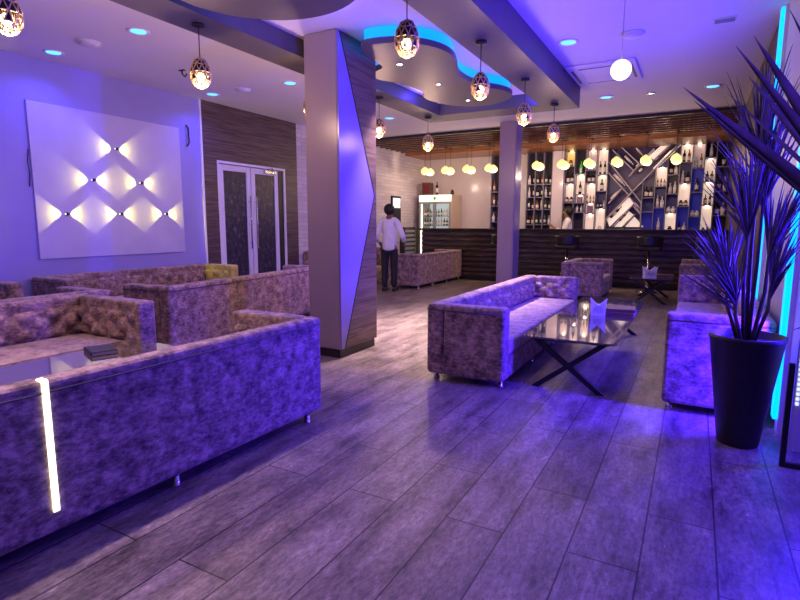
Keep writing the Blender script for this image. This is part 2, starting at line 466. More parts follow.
cl = [(-2.95, 4.57), (-2.62, 4.61), (-2.42, 4.78), (-2.31, 5.01), (-2.3, 5.28), (-2.39, 5.59), (-2.5, 5.92), (-2.5, 6.3), (-2.41, 6.59),
      (-2.29, 6.82), (-2.25, 7.05), (-2.3, 7.25), (-2.5, 7.47), (-2.77, 7.58), (-3.03, 7.52), (-3.25, 7.28), (-3.36, 6.91), (-3.33, 6.66),
      (-3.24, 6.49), (-3.23, 6.23), (-3.3, 5.92), (-3.42, 5.65), (-3.4, 5.4), (-3.12, 5.24), (-3.08, 4.85)]
out = spline([V(p) for p in cl], 5)
c0 = struct(MB().prism(out, ZS, ZS+.06).build('ceiling_cloud', M['cloud']))
MB().prism(inset(out, .06), ZS+.06, ZR).build('cove_core', M['cloud'], c0)
i2 = inset(out, .035)
cv = MB(); n = len(i2)
A = [cv.bm.verts.new((p.x, p.y, ZS+.062)) for p in i2]; B = [cv.bm.verts.new((p.x, p.y, ZS+.168)) for p in i2]
i3 = inset(out, .055)
C_ = [cv.bm.verts.new((p.x, p.y, ZS+.168)) for p in i3]; D_ = [cv.bm.verts.new((p.x, p.y, ZS+.062)) for p in i3]
for k in range(n):
    q = (k+1) % n
    for a, b in ((A, B), (B, C_), (C_, D_), (D_, A)): cv.bm.faces.new((a[k], a[q], b[q], b[k]))
cv.build('cove_light_strip', M['ledcyan'], c0)
dk = struct(MB().lathe([(0, ZS), (.76, ZS), (.76, ZS+.08), (0, ZS+.08)], (-2.83, 3.0, 0), 56, smooth=False).build('ceiling_disc', M['cloud']))
MB().lathe([(0, ZS+.08), (.66, ZS+.08), (.66, ZR), (0, ZR)], (-2.83, 3.0, 0), 48).build('disc_core', M['cloud'], dk)
MB().lathe([(.665, ZS+.085), (.69, ZS+.085), (.69, ZS+.15), (.665, ZS+.15)], (-2.83, 3.0, 0), 48).build('cove_light_strip', M['ledcyan'], dk)

# blue light tucked on the cloud and the disc (the cove strips)
for x, y, e in ((-2.15, 5.9, 5), (-2.2, 7.75, 4), (-3.55, 7.0, 5), (-3.5, 3.0, 6), (-2.83, 4.0, 5), (-3.1, 1.9, 5)):
    light('POINT', 'cove_lamp', (x, y, 3.2), e, (.06, .04, 1), .03)

# ------------------------------------------------------------------ recessed downlights
dl = None
DLS = [(-6.77, 3.79, 'blue downlight at the far left over the wall board'), (-5.26, 3.83, 'blue downlight left of the nearest lattice pendants, in the white ceiling'),
       (-6.73, 6.12, 'blue downlight in front of the wood cladding'), (-5.23, 6.19, 'blue downlight left of the big column'),
       (-5.25, 9.05, 'blue downlight just right of the big column, beyond the grey frame'), (-1.38, 6.33, 'blue downlight by the ceiling cassette, right of the grey frame'),
       (-1.39, 9.23, 'blue downlight beyond the ceiling cassette, before the wood canopy'), (.07, 9.26, 'blue downlight at the far right above the dark spiky leaves')]
for x, y, lb in DLS:
    if dl is None:
        dl = thing('recessed_downlight', lb, 'ceiling light', (x, y, H), 0, 'blue recessed downlights')
        MB().lathe([(.078, -.004), (.105, -.014), (.112, -.006), (.112, -.0005), (.078, -.0005)], n=28).build('trim_ring', M['white'], dl)
        MB().lathe([(0, -.009), (.078, -.009), (.078, -.002), (0, -.002)], n=28).build('diffuser', M['disc'], dl)
        d0 = dl
    else: dl = dup(d0, (x, y, H), label=lb)
    light('SPOT', 'downlight_and_fill_lamp', (x, y, H-.03), 75 if x < -6 else 26, (.1, .09, 1), .07, (0, 0, -1), 2.5, .8)
ss = None
for k, (x, y) in enumerate(((-2.90, 5.23), (-2.88, 6.17), (-2.88, 7.13))):
    lb = 'small white star bright spot light in the wavy grey board, ' + ('nearest the big column', 'the middle one of three', 'the farthest one of three')[k]
    if ss is None:
        ss = thing('cloud_spotlight', lb, 'ceiling light', (x, y, ZS), 0, 'spots in the wavy ceiling board')
        MB().lathe([(.022, -.004), (.036, -.009), (.04, -.0005), (.022, -.0005)], n=20).build('trim_ring', M['chrome'], ss)
        MB().lathe([(0, -.008), (.022, -.008), (.022, -.001), (0, -.001)], n=20).build('lens', M['star'], ss)
        s0 = ss
    else: dup(s0, (x, y, ZS), label=lb)
    light('SPOT', 'spot_lamp', (x, y, ZS-.03), (560, 1000, 1000)[k], (1, .74, .76), .03, (0, 0, -1), (1.1, 1.15, 1.2)[k], .8)
sp = thing('small_ceiling_spot', 'small bright white spot near the wood canopy, right of the cassette', 'ceiling light', (-.75, 9.29, H))
MB().lathe([(.035, -.004), (.06, -.016), (.065, -.0005), (.035, -.0005)], n=20).build('trim_ring', M['chrome'], sp)
MB().lathe([(0, -.012), (.035, -.012), (.035, -.001), (0, -.001)], n=20).build('lens', M['moon'], sp)

# ------------------------------------------------------------------ lattice egg pendants
def egg_pt(r, t): # unit sphere -> egg
    return V((r.x*.088*(1+.12*(-r.z)), r.y*.088*(1+.12*(-r.z)), r.z*.13))
def make_egg(label, loc):
    t = thing('lattice_pendant', label, 'pendant lamp', loc, 0, 'egg shaped lattice pendants')
    MB().lathe([(0, 0), (.052, 0), (.055, -.01), (.05, -.024), (.012, -.03), (0, -.03)], n=24).build('ceiling_rose', M['darkmetal'], t)
    MB().tube([(0, 0, -.028), (0, 0, -.29)], .0045, 6).build('cord', M['darkmetal'], t)
    zc = -.40
    ico = bmesh.new(); bmesh.ops.create_icosphere(ico, subdivisions=2, radius=1)
    lat = MB()
    for e in ico.edges:
        a, b = egg_pt(e.verts[0].co, 0), egg_pt(e.verts[1].co, 0)
        if max(a.z, b.z) < -.122: continue
        lat.tube([a+V((0, 0, zc)), b+V((0, 0, zc))], .0042, 5)
    lat.build('brass_lattice', M['brass'], t)
    sh = MB()
    for f in ico.faces:
        c = f.calc_center_median()
        if c.z < -.05 and (hash((round(c.x, 2), round(c.y, 2))) % 3) != 0 or c.z < -.55: continue
        vs = [egg_pt(c+(v.co-c)*.9, 0)*.96+V((0, 0, zc)) for v in f.verts]
        A = [sh.bm.verts.new(v) for v in vs]; B = [sh.bm.verts.new(V((v.x*.97, v.y*.97, v.z))) for v in vs]
        sh.bm.faces.new(A); sh.bm.faces.new(B[::-1])
        for k in range(3): sh.bm.faces.new((A[k], B[k], B[(k+1) % 3], A[(k+1) % 3]))
    ico.free()
    sh.build('shade', M['eggdark'], t)
    sk_ = MB().lathe([(0, zc+.1), (.018, zc+.1), (.02, zc+.03), (0, zc+.03)], n=14).build('bulb_socket', M['darkmetal'], t)
    MB().ball((0, 0, zc-.035), .038, 2).build('bulb', M['bulb'], sk_)
    return t
egg = None
for side, X, ys in (('left', -3.87, (1.9, 3.4, 4.93, 6.4, 7.91)), ('right', -1.885, (3.5, 4.97, 6.45, 7.94))):
    for k, y in enumerate(ys):
        lb = 'brass and black egg pendant, %s from the camera under the %s grey beam' % (('nearest', 'second', 'third', 'fourth', 'farthest')[k if not (side == 'right' and k == 3) else 4], side)
        if egg is None: egg = make_egg(lb, (X, y, ZS))
        else: dup(egg, (X, y, ZS), label=lb, rz=k*.7)
        light('POINT', 'pendant_lamp', (X, y, ZS-.56), 38 if side == 'left' else 14, (1, .62, .42), .05)

# ------------------------------------------------------------------ things on the ceiling
def alarm(name, label, u, v, r=.07):
    p = onZ(u, v, H)
    t = thing(name, label, 'smoke detector', (p.x, p.y, H))
    MB().lathe([(0, -.045), (r*.55, -.045), (r*.75, -.03), (r*.8, -.018), (0, -.018)], n=24).build('sensor_head', M['offwhite'], t)
    MB().lathe([(0, -.018), (r, -.018), (r, -.0005), (0, -.0005)], n=24).build('base_plate', M['white'], t)
alarm('smoke_detector', 'white round smoke detector between the two blue downlights over the wall board', 88, 42, .13)
alarm('smoke_detector', 'white round smoke detector left of the big column by a blue downlight', 243, 89, .11)
alarm('smoke_detector', 'white round smoke detector beside the cord of the hanging globe', 633, 33, .12)
p = onZ(182, 70, H)
t = thing('ceiling_hook', 'small dark bracket hanging from the white ceiling beside the second left pendant', 'hook', (p.x, p.y, H))
MB().tube([(0, 0, 0), (0, 0, -.05), (.05, 0, -.09), (.09, 0, -.06)], .01).build('hook', M['darkmetal'], t)
MB().box((-.05, -.02, -.01), (.05, .02, -.0005), .003, 1).build('plate', M['darkmetal'], t)
p = onZ(725, 19, H)
t = thing('ceiling_sensor', 'small dark rectangular ceiling vent at the top right of the blue lit ceiling', 'vent', (p.x, p.y, H))
MB().box((-.1, -.06, -.012), (.1, .06, -.0005), .004, 1).build('vent_frame', M['offwhite'], t)
sl = MB()
for k in range(4): sl.box((-.085, -.045+k*.026, -.02), (.085, -.034+k*.026, -.01))
sl.build('slats', M['dglass'], t)
t = thing('ceiling_cassette', 'white square air conditioning cassette set in the ceiling behind the hanging globe', 'air conditioner', (-1.2, 7.75, H))
MB().box((-.42, -.5, -.03), (.42, .5, -.0005), .02, 3).build('panel', M['ceiling'], t)
g = MB()
for a, b in (((-.27, -.38), (.27, -.35)), ((-.27, .35), (.27, .38)), ((-.37, -.33), (-.34, .33)), ((.34, -.33), (.37, .33))): g.box((a[0], a[1], -.034), (b[0], b[1], -.026))
g.build('air_slots', M['soffit'], t)
MB().box((-.26, -.32, -.036), (.26, .32, -.028), .01, 2).build('intake_grille', M['ceiling'], t)
MB().tube([(-.42, -.46, -.03), (-.46, -.36, -.06), (-.44, -.2, -.035)], .008).build('hanging_cable', M['darkmetal'], t)
p = onY(621, 70, 2.8)
t = thing('globe_lamp', 'bright white globe bulb hanging alone on a long cord in front of the cassette', 'pendant lamp', (p.x, p.y, H))
MB().lathe([(0, -.0005), (.05, -.0005), (.045, -.02), (0, -.025)], n=20).build('ceiling_rose', M['white'], t)
MB().tube([(0, 0, -.02), (0, 0, p.z-H+.05)], .002, 6).build('cord', M['offwhite'], t)
MB().ball((0, 0, p.z-H), .047, 3).build('globe', M['moon'], t)

# ------------------------------------------------------------------ wall board with six throw lights
t = thing('wall_art_board', 'large white panel board with six small lights mounted on it, on the blue lit left wall', 'wall panel', (XL, 4.72, 0))
X = Matrix(((0, 0, 1, 0), (1, 0, 0, 0), (0, 1, 0, 0), (0, 0, 0, 1)))
MB().box((.0005, -1.08, .955), (.03, 1.1, 2.88), .003, 1).build('board', M['board'], t)
MB().tube([(.005, -1.09, 2.3), (.04, -1.13, 2.15), (.01, -1.1, 2.0), (.04, -1.13, 1.85)], .006).build('loose_cable', M['darkmetal'], t)
rows = [((115, 149), 'top one of the triangle'), ((92, 180), 'left one of the middle row'), ((140, 183), 'right one of the middle row'),
        ((66, 214), 'left one of the bottom row'), ((120, 214), 'middle one of the bottom row'), ((165, 214), 'right one of the bottom row')]
# a regular triangle of lights on the board
ys = {k: onX(u, v, XL+.03) for k, ((u, v), _) in enumerate(rows)}
sc0 = None
for k, ((u, v), lb) in enumerate(rows):
    p = ys[k]
    lb = 'small two way wall light throwing yellow light, '+lb
    if sc0 is None:
        sc0 = thing('wall_light', lb, 'wall lamp', (XL+.03, p.y, p.z), 0, 'bow tie wall lights')
        lb_ = MB().lathe([(0, .0003), (.018, .0003), (.021, .012), (.021, .05), (.018, .054), (0, .054)], n=20, mat=Matrix.Rotation(PI/2, 4, 'Y')).build('lamp_body', M['darkmetal'], sc0)
        for s in (-1, 1):
            MB().box((.02, s*.021-.004, -.009), (.04, s*.021+.004, .009), .002, 1).build('lens', M['ledwhite'], lb_)
    else: dup(sc0, (XL+.03, p.y, p.z), label=lb)
    for s in (-1, 1):
        light('SPOT', 'wall_light_lamp', (XL+.03+.034, p.y+s*.031, p.z), 15, (1, .84, .1), .003, (-.035, s, 0), math.radians(80), .12)
tag(MB().tube([(XL+.005, 5.98, 2.95), (XL+.05, 5.98, 2.9), (XL+.04, 5.99, 2.8), (XL+.06, 5.98, 2.68), (XL+.02, 5.97, 2.62)], .012).build('cable_stub', M['darkmetal']),
    'short dark cable stub sticking out of the wall beside the board, near the cladding', 'cable')

# ------------------------------------------------------------------ sofas
def sofa(label, x0, x1, y0, y1, face, Hh=.74, rot=0, pivot=None, legs=4, strip=None, farm=None, bt=.16, group='velvet lounge sofas'):
    D = x1-x0; L = y1-y0
    rz = (PI/2 if face > 0 else -PI/2)+math.radians(rot)
    c = V(((x0+x1)/2, (y0+y1)/2, 0))
    if rot and pivot is not None:
        pv = V((pivot[0], pivot[1], 0)); c = pv+Matrix.Rotation(math.radians(rot), 3, 'Z') @ (c-pv)
    t = thing('sofa', label, 'sofa', c, rz, group)
    at, z0, zs = .16, .065, .41
    MB().box((-L/2+.01, -D/2+.012, z0), (L/2-.01, D/2-.02, .27), .012, 2).build('base', M['fab'], t)
    b = MB().box((-L/2, D/2-bt, z0+.005), (L/2, D/2, Hh), .03, 3)
    b.tuft((-L/2+at, D/2-bt, zs+.005), (1, 0, 0), (0, 0, 1), (0, -1, 0), L-2*at, Hh-.09-zs)
    b.build('backrest', M['fab'], t)
    MB().box((-L/2+at+.003, -D/2+.002, .272), (L/2-at-.003, D/2-bt-.003, zs), .03, 3).build('seat', M['seatfab'], t)
    for s in (-1, 1):
        a = MB()
        xa, xb = (-L/2, -L/2+at) if s < 0 else (L/2-at, L/2)
        a.box((xa, -D/2, z0+.005), (xb, D/2-bt-.002, Hh), .025, 3)
        xi = xb if s < 0 else xa
        a.tuft((xi, -D/2+.06, zs+.005), (0, 1, 0), (0, 0, 1), (-s, 0, 0), D-bt-.08, Hh-.09-zs)
        mt = M['fab']
        isfar = (s > 0) if face > 0 else (s < 0)
        if farm and isfar: mt = farm
        a.build('armrest', mt, t, label='tufted armrest coloured by yellow light' if (farm and isfar) else None)
    zz = Hh-.05; e = .003
    MB().tube([(-L/2-e, -D/2+.02, zz), (-L/2-e, D/2-.02, zz), (-L/2+.02, D/2+e, zz), (L/2-.02, D/2+e, zz), (L/2+e, D/2-.02, zz), (L/2+e, -D/2+.02, zz)], .005, 6).build('piping', M['piping'], t)
    for k in range(legs):
        x = -L/2+.12+(L-.24)*k/(legs-1)
        for y in (-D/2+.06, D/2-.05):
            MB().lathe([(0, 0), (.026, 0), (.028, .006), (.022, .012), (.022, z0+.01), (0, z0+.01)], (x, y, 0), 16).build('leg', M['chrome'], t)
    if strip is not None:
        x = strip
        MB().box((x-.014, D/2-.04, Hh-.004), (x+.014, D/2+.006, Hh+.007), .005, 3).box((x-.014, D/2+.001, .17), (x+.014, D/2+.011, Hh+.004), .005, 3).build('white_band', M['ledwhite'], t, label='glowing white band over the sofa back')  # white band of emissive material over the sofa back
    return t
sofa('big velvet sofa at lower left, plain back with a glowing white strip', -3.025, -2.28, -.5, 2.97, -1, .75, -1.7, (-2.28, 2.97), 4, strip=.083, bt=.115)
sofa('tufted velvet sofa facing right behind the glass table at the left edge', -5.04, -4.03, -.4, 2.93, 1, .75)
sofa('velvet sofa standing back to back with the tufted sofa, only its top showing', -5.77, -5.08, -.4, 3.2, -1, .75)
sofa('velvet sofa showing its back, left of the big column behind the nearest sofa', -5.42, -4.74, 3.62, 6.75, -1, .75, 6.5, (-4.74, 3.62))
sofa('velvet sofa along the left wall under the lit board, yellow lit end', -7.16, -6.4, 3.5, 6.2, 1, .75, farm=M['fabyellowlit'])
sofa('velvet sofa end at the left edge, against the blue lit wall', -7.16, -6.55, -.2, 3.12, 1, .75)
sofa('sofa end against the white stone wall, just left of the big column', -7.16, -6.5, 8.75, 11.3, 1, .84, farm=None)
sofa('velvet sofa by the standing man, its back towards the camera', -5.93, -5.2, 10.2, 12.7, -1, .76)
sofa('velvet sofa with open seat beside the long glass table, middle of the room', -2.06, -1.34, 4.22, 7.42, 1, .70)
sofa('velvet armchair size sofa beyond the middle sofa, before the bar stools', -2.2, -1.45, 10.3, 11.75, 1, .70)
sofa('velvet sofa half hidden behind the potted palm on the right', -.145, .53, 4.36, 7.95, -1, .75)
sofa('far velvet sofa on the right, beyond the one behind the potted palm', -.2, .5, 10.2, 11.75, -1, .74)

# ------------------------------------------------------------------ tables
def table(label, x0, x1, y0, y1, z=.45, inset_y=.06):
    t = thing('coffee_table', label, 'table', ((x0+x1)/2, (y0+y1)/2, 0), 0, 'glass tables on crossed legs')
    w, l = (x1-x0)/2, (y1-y0)/2
    r = .05; pts = []
    for cx, cy, a0 in ((w-r, l-r, 0), (-w+r, l-r, 90), (-w+r, -l+r, 180), (w-r, -l+r, 270)):
        for k in range(6):
            a = math.radians(a0+18*k); pts.append((cx+r*math.cos(a), cy+r*math.sin(a)))
    MB().prism(pts, z-.014, z).build('glass_top', M['tabletop'], t)
    MB().box((-w+.06, -l+.06, z-.035), (w-.06, l-.06, z-.015), .004, 1).build('under_frame', M['darkmetal'], t)
    for s in (-1, 1):
        y = s*(l-inset_y)
        for q in (-1, 1):
            dx = w*.72
            a = V((-q*dx, y+.002*q, 0)); b = V((q*dx*.98, y+.002*q, z-.035))
            d = (b-a).normalized(); nn = V((-d.z, 0, d.x))*.027
            lg = MB(); A = []
            for yy in (-.02, .02):
                A.append([lg.bm.verts.new(v+V((0, yy, 0))) for v in (a+V((-.033, 0, 0)), a+V((.033, 0, 0)), b+V((.033, 0, 0)), b+V((-.033, 0, 0)))])
            lg.bm.faces.new(A[0]); lg.bm.faces.new(A[1][::-1])
            for k in range(4): lg.bm.faces.new((A[0][k], A[1][k], A[1][(k+1) % 4], A[0][(k+1) % 4]))
            lg.build('crossed_leg', M['darkmetal'], t)
    return t
table('long bronze glass coffee table on black crossed legs in front of the middle sofa', -1.25, -.49, 4.46, 7.35)
table('small far glass table on black crossed legs before the bar stools', -1.0, -.3, 10.35, 11.5)
table('glass coffee table between the tufted sofa and the big sofa at left', -3.88, -3.22, .2, 2.6, .49)

def napkin_holder(label, loc, s=1.0, rz=0):
    t = thing('napkin_holder', label, 'napkin holder', loc, rz, 'white napkin holders')
    pr = [(-.085, 0), (.085, 0), (.085, .075), (.098, .16), (.03, .11), (0, .085), (-.03, .11), (-.098, .16), (-.085, .075)]
    R = Matrix.Rotation(PI/2, 4, 'X')
    for y in (.035, -.035):
        hp_ = MB().prism([(x*s, z*s) for x, z in pr], -.003, .003, Matrix.Translation((0, y*s, .004)) @ R).build('holder_plate', M['white'], t)
    MB().box((-.085*s, -.04*s, 0), (.085*s, .04*s, .006)).build('holder_base', M['white'], t)
    MB().box((-.08*s, -.022*s, .006), (.08*s, .022*s, .1*s), .006, 2).build('napkins', M['paper'], t)
    em = MB()
    for dx in (-.018, .018): em.tube([((dx-.01)*s, -.04*s, .03*s), ((dx-.01)*s, -.04*s, .06*s), (dx*s, -.04*s, .072*s), ((dx+.01)*s, -.04*s, .06*s), ((dx+.01)*s, -.04*s, .03*s)], .003*s, 6)
    em.tube([(-.05*s, -.04*s, .03*s), (-.045*s, -.04*s, .07*s), (0, -.04*s, .092*s), (.045*s, -.04*s, .07*s), (.05*s, -.04*s, .03*s)], .003*s, 6)
    em.build('emblem', M['dglass'], hp_)
p = onZ(598, 315, .452)
napkin_holder('white napkin holder with two pointed peaks standing on the long glass table', (p.x, p.y, .4505), 1.0, math.radians(8))
bpy.data.objects['napkin_holder'].scale = (.86, 1, 1.12)
p = onZ(650, 279, .452)
napkin_holder('white napkin holder on the small far table before the stools', (-.68, 10.62, .4505), 1.25, math.radians(30))
def menu(label, loc, rz, w, l, n=1, cover='menu'):
    t = thing('menu_book', label, 'menu', loc, rz)
    MB().box((-w/2, -l/2, 0), (w/2, l/2, .006), .002, 1).box((-w/2, -l/2, .024), (w/2, l/2, .03), .002, 1).box((-w/2, -l/2, 0), (-w/2+.006, l/2, .03)).build('cover', M[cover], t)
    MB().box((-w/2+.006, -l/2+.006, .006), (w/2-.008, l/2-.006, .024)).build('pages', M['pages'], t)
menu('brown menu book lying on the long glass table, lower of the pair', (-.68, 6.1, .4503), math.radians(88), .34, .36)
menu('brown menu book resting on the other, top of the pair on the long table', (-.68, 6.14, .4808), math.radians(94), .31, .34)
menu('dark menu book lying on the left glass table', (-3.66, 2.2, .4903), math.radians(70), .17, .24, 1, 'black')
menu('closed menu book on the small far table beside its napkin holder', (-.45, 11.05, .4503), math.radians(90), .22, .3)

# ------------------------------------------------------------------ bar canopy
t = thing('bar_canopy', 'brown slatted wood canopy hanging over the whole bar', 'ceiling canopy', (0, 0, 0))
MB().box((XL+.005, 10.98, 3.345), (XR-.03, 11.04, H-.001)).build('front_trim', M['trimdark'], t)
MB().box((XL+.005, 11.04, 3.39), (XR-.03, 13.3, H-.002)).build('canopy_back', M['trimdark'], t)
k = 0; y = 11.12
while y < 13.15:
    z = 3.325 + (.025 if k % 2 else 0)
    MB().box((XL+.01, y, z), (XR-.035, y+.055, 3.388), .004, 1).build('slat', M['slat'], t)
    y += .135; k += 1
x = -6.6
while x < .4:
    MB().box((x, 11.05, 3.35), (x+.05, 13.2, 3.386), .003, 1).build('cross_batten', M['slat'], t)
    x += 1.15
MB().box((XL+.006, 13.3, 3.275), (XR-.03, YB-.005, H-.002), .004, 1).build('fascia_box', M['fascia'], t)

# globe pendants over the counter: two rows of cords
gp = None
for k in range(11):
    for r_, Yg in ((0, 12.6), (1, 12.92)):
        x = -6.24+.578*k; drop = -.56+.03*math.sin(k*2.3+r_)
        lb = 'glowing yellow globe pendant over the bar, %s from the left, %s row' % (ordinal(k), ('front', 'back')[r_])
        if gp is None:
            gp = thing('globe_pendant', lb, 'pendant lamp', (x, Yg, 3.323), 0, 'yellow globe pendants over the bar')
            MB().lathe([(0, 0), (.04, 0), (.035, -.02), (0, -.025)], n=16).build('ceiling_rose', M['darkmetal'], gp)
            MB().tube([(0, 0, -.02), (0, 0, -.465)], .004, 6).build('cord', M['darkmetal'], gp)
            MB().lathe([(0, -.655), (.05, -.648), (.09, -.62), (.106, -.58), (.098, -.535), (.07, -.5), (.035, -.475), (.02, -.46), (0, -.455)], n=24).build('globe', M['globe'], gp)
        else:
            g2 = dup(gp, (x, Yg, 3.323+.56+drop-.0), label=lb)
            g2.location.z = 3.323+(.035*math.sin(k*2.3+r_*1.7)-.02 if False else 0)
    light('POINT', 'globe_pendant_lamp', (-6.24+.578*k, 12.76, 2.55), 22, (1, .66, .5), .08)

# ------------------------------------------------------------------ bar counter
t = thing('bar_counter', 'long dark ribbed wood bar counter across the back of the room', 'bar counter', (0, 0, 0))
CX0, CX1, CY, CZ = -6.4, XR-.025, 12.75, 1.3
MB().box((CX0-.03, CY-.08, CZ-.05), (CX1, CY+.6, CZ), .008, 2).build('countertop', M['countertop'], t)
MB().box((CX0, CY+.03, .0), (CX1, CY+.5, CZ-.052)).build('counter_body', M['trimdark'], t)
rb = MB()
for k in range(9):
    z = .1+k*.127
    rb.box((CX0+.01, CY-.02, z), (CX1, CY+.03, z+.085), .012, 2)
rb.build('ribbed_front', M['counterwood'], t)
MB().box((CX0-.02, CY-.01, .4), (CX0-.004, CY+.04, CZ-.05)).build('end_light_strip', M['ledwhite'], t, label='white light strip on the counter end')

# bar stools
st0 = None
for x, lb in ((-3.95, 'left of the far column'), (-2.48, 'beyond the small armchair sofa'), (-.82, 'beyond the small far table'), (.27, 'at the right behind the palm')):
    lb = 'black bar stool on a chrome post, '+lb
    if st0 is None:
        st0 = thing('bar_stool', lb, 'bar stool', (x, 12.15, 0), 0, 'black bar stools')
        MB().box((-.24, -.2, .86), (.24, .2, .97), .045, 4).build('seat', M['black'], st0)
        bk = MB().grid(lambda a, b: V((.27*math.sin((a-.5)*2.6), -.2*math.cos((a-.5)*2.6)-.02, .95+.23*b-.04*abs(a-.5)*b)), 16, 5)
        bk.grid(lambda a, b: V((.235*math.sin((a-.5)*2.6), -.16*math.cos((a-.5)*2.6)-.02, .95+.23*b-.04*abs(a-.5)*b)), 16, 5)
        bmesh.ops.bridge_loops(bk.bm, edges=[e for e in bk.bm.edges if e.is_boundary])
        bk.build('backrest', M['black'], st0)
        po_ = MB().lathe([(0, .02), (.03, .02), (.03, .45), (.022, .46), (.022, .86), (0, .86)], n=16).build('post', M['chrome'], st0)
        MB().lathe([(0, 0), (.21, 0), (.21, .012), (.05, .035), (0, .035)], n=32).build('base', M['chrome'], st0)
        fr_ = MB().tube([(.15*math.cos(a*PI/8), .15*math.sin(a*PI/8), .32) for a in range(16)], .01, 6, True).tube([(-.15, 0, .32), (.15, 0, .32)], .008, 6)
        fr_.build('footrest', M['chrome'], po_)
    else: dup(st0, (x, 12.15, 0), label=lb)

# ------------------------------------------------------------------ bottles
def bottle_mesh(kind):
    b = MB()
    if kind == 'wine': pr = [(0, 0), (.036, 0), (.038, .006), (.038, .19), (.034, .215), (.016, .25), (.0145, .305), (.016, .31), (.016, .32), (0, .32)]
    elif kind == 'spirit': pr = [(0, 0), (.045, 0), (.047, .006), (.047, .16), (.042, .185), (.017, .205), (.016, .26), (.019, .262), (.019, .285), (0, .285)]
    elif kind == 'slim': pr = [(0, 0), (.03, 0), (.032, .006), (.033, .23), (.028, .26), (.014, .285), (.013, .34), (.016, .342), (.016, .36), (0, .36)]
    else: pr = [(0, 0), (.05, 0), (.055, .01), (.055, .1), (.045, .12), (.03, .125), (.03, .14), (.036, .142), (.036, .16), (0, .16)]
    b.lathe(pr, n=14); me = b.mesh(kind)
    return me
BM_ = {k: bottle_mesh(k) for k in ('wine', 'spirit', 'slim', 'jar')}
LB_ = {}
for k, (r, a, b_) in dict(wine=(.0388, .06, .15), spirit=(.0478, .04, .14), slim=(.0338, .07, .19), jar=(.0558, .03, .085)).items():
    q = MB().lathe([(r-.004, a), (r, a), (r, b_), (r-.004, b_)], n=14); LB_[k] = q.mesh(k+'_label'); LB_[k].materials.append(M['blabel'])
BV = {}
HT = dict(wine=.32, spirit=.285, slim=.36, jar=.16)
def bottle(kind, mt, label, loc, sc_=1, rot=(0, 0, 0), lab=True, group='bottles on the bar shelves'):
    key = (kind, mt)
    if key not in BV:
        me = BM_[kind].copy(); me.materials.clear(); me.materials.append(M[mt]); BV[key] = me
    nm = 'jar' if kind == 'jar' else 'bottle'
    o = bpy.data.objects.new(nm, BV[key]); COL.objects.link(o)
    o.location = loc; o.scale = (sc_,)*3; o.rotation_euler = rot
    tag(o, label, nm, group)
    if lab:
        l = bpy.data.objects.new('paper_label', LB_[kind]); COL.objects.link(l); l.parent = o
    return o
COLN = dict(bdark='dark', bamber='amber', bgreen='olive green', bclear='pale clear', bred='dark red', litgreen='bright green lit')

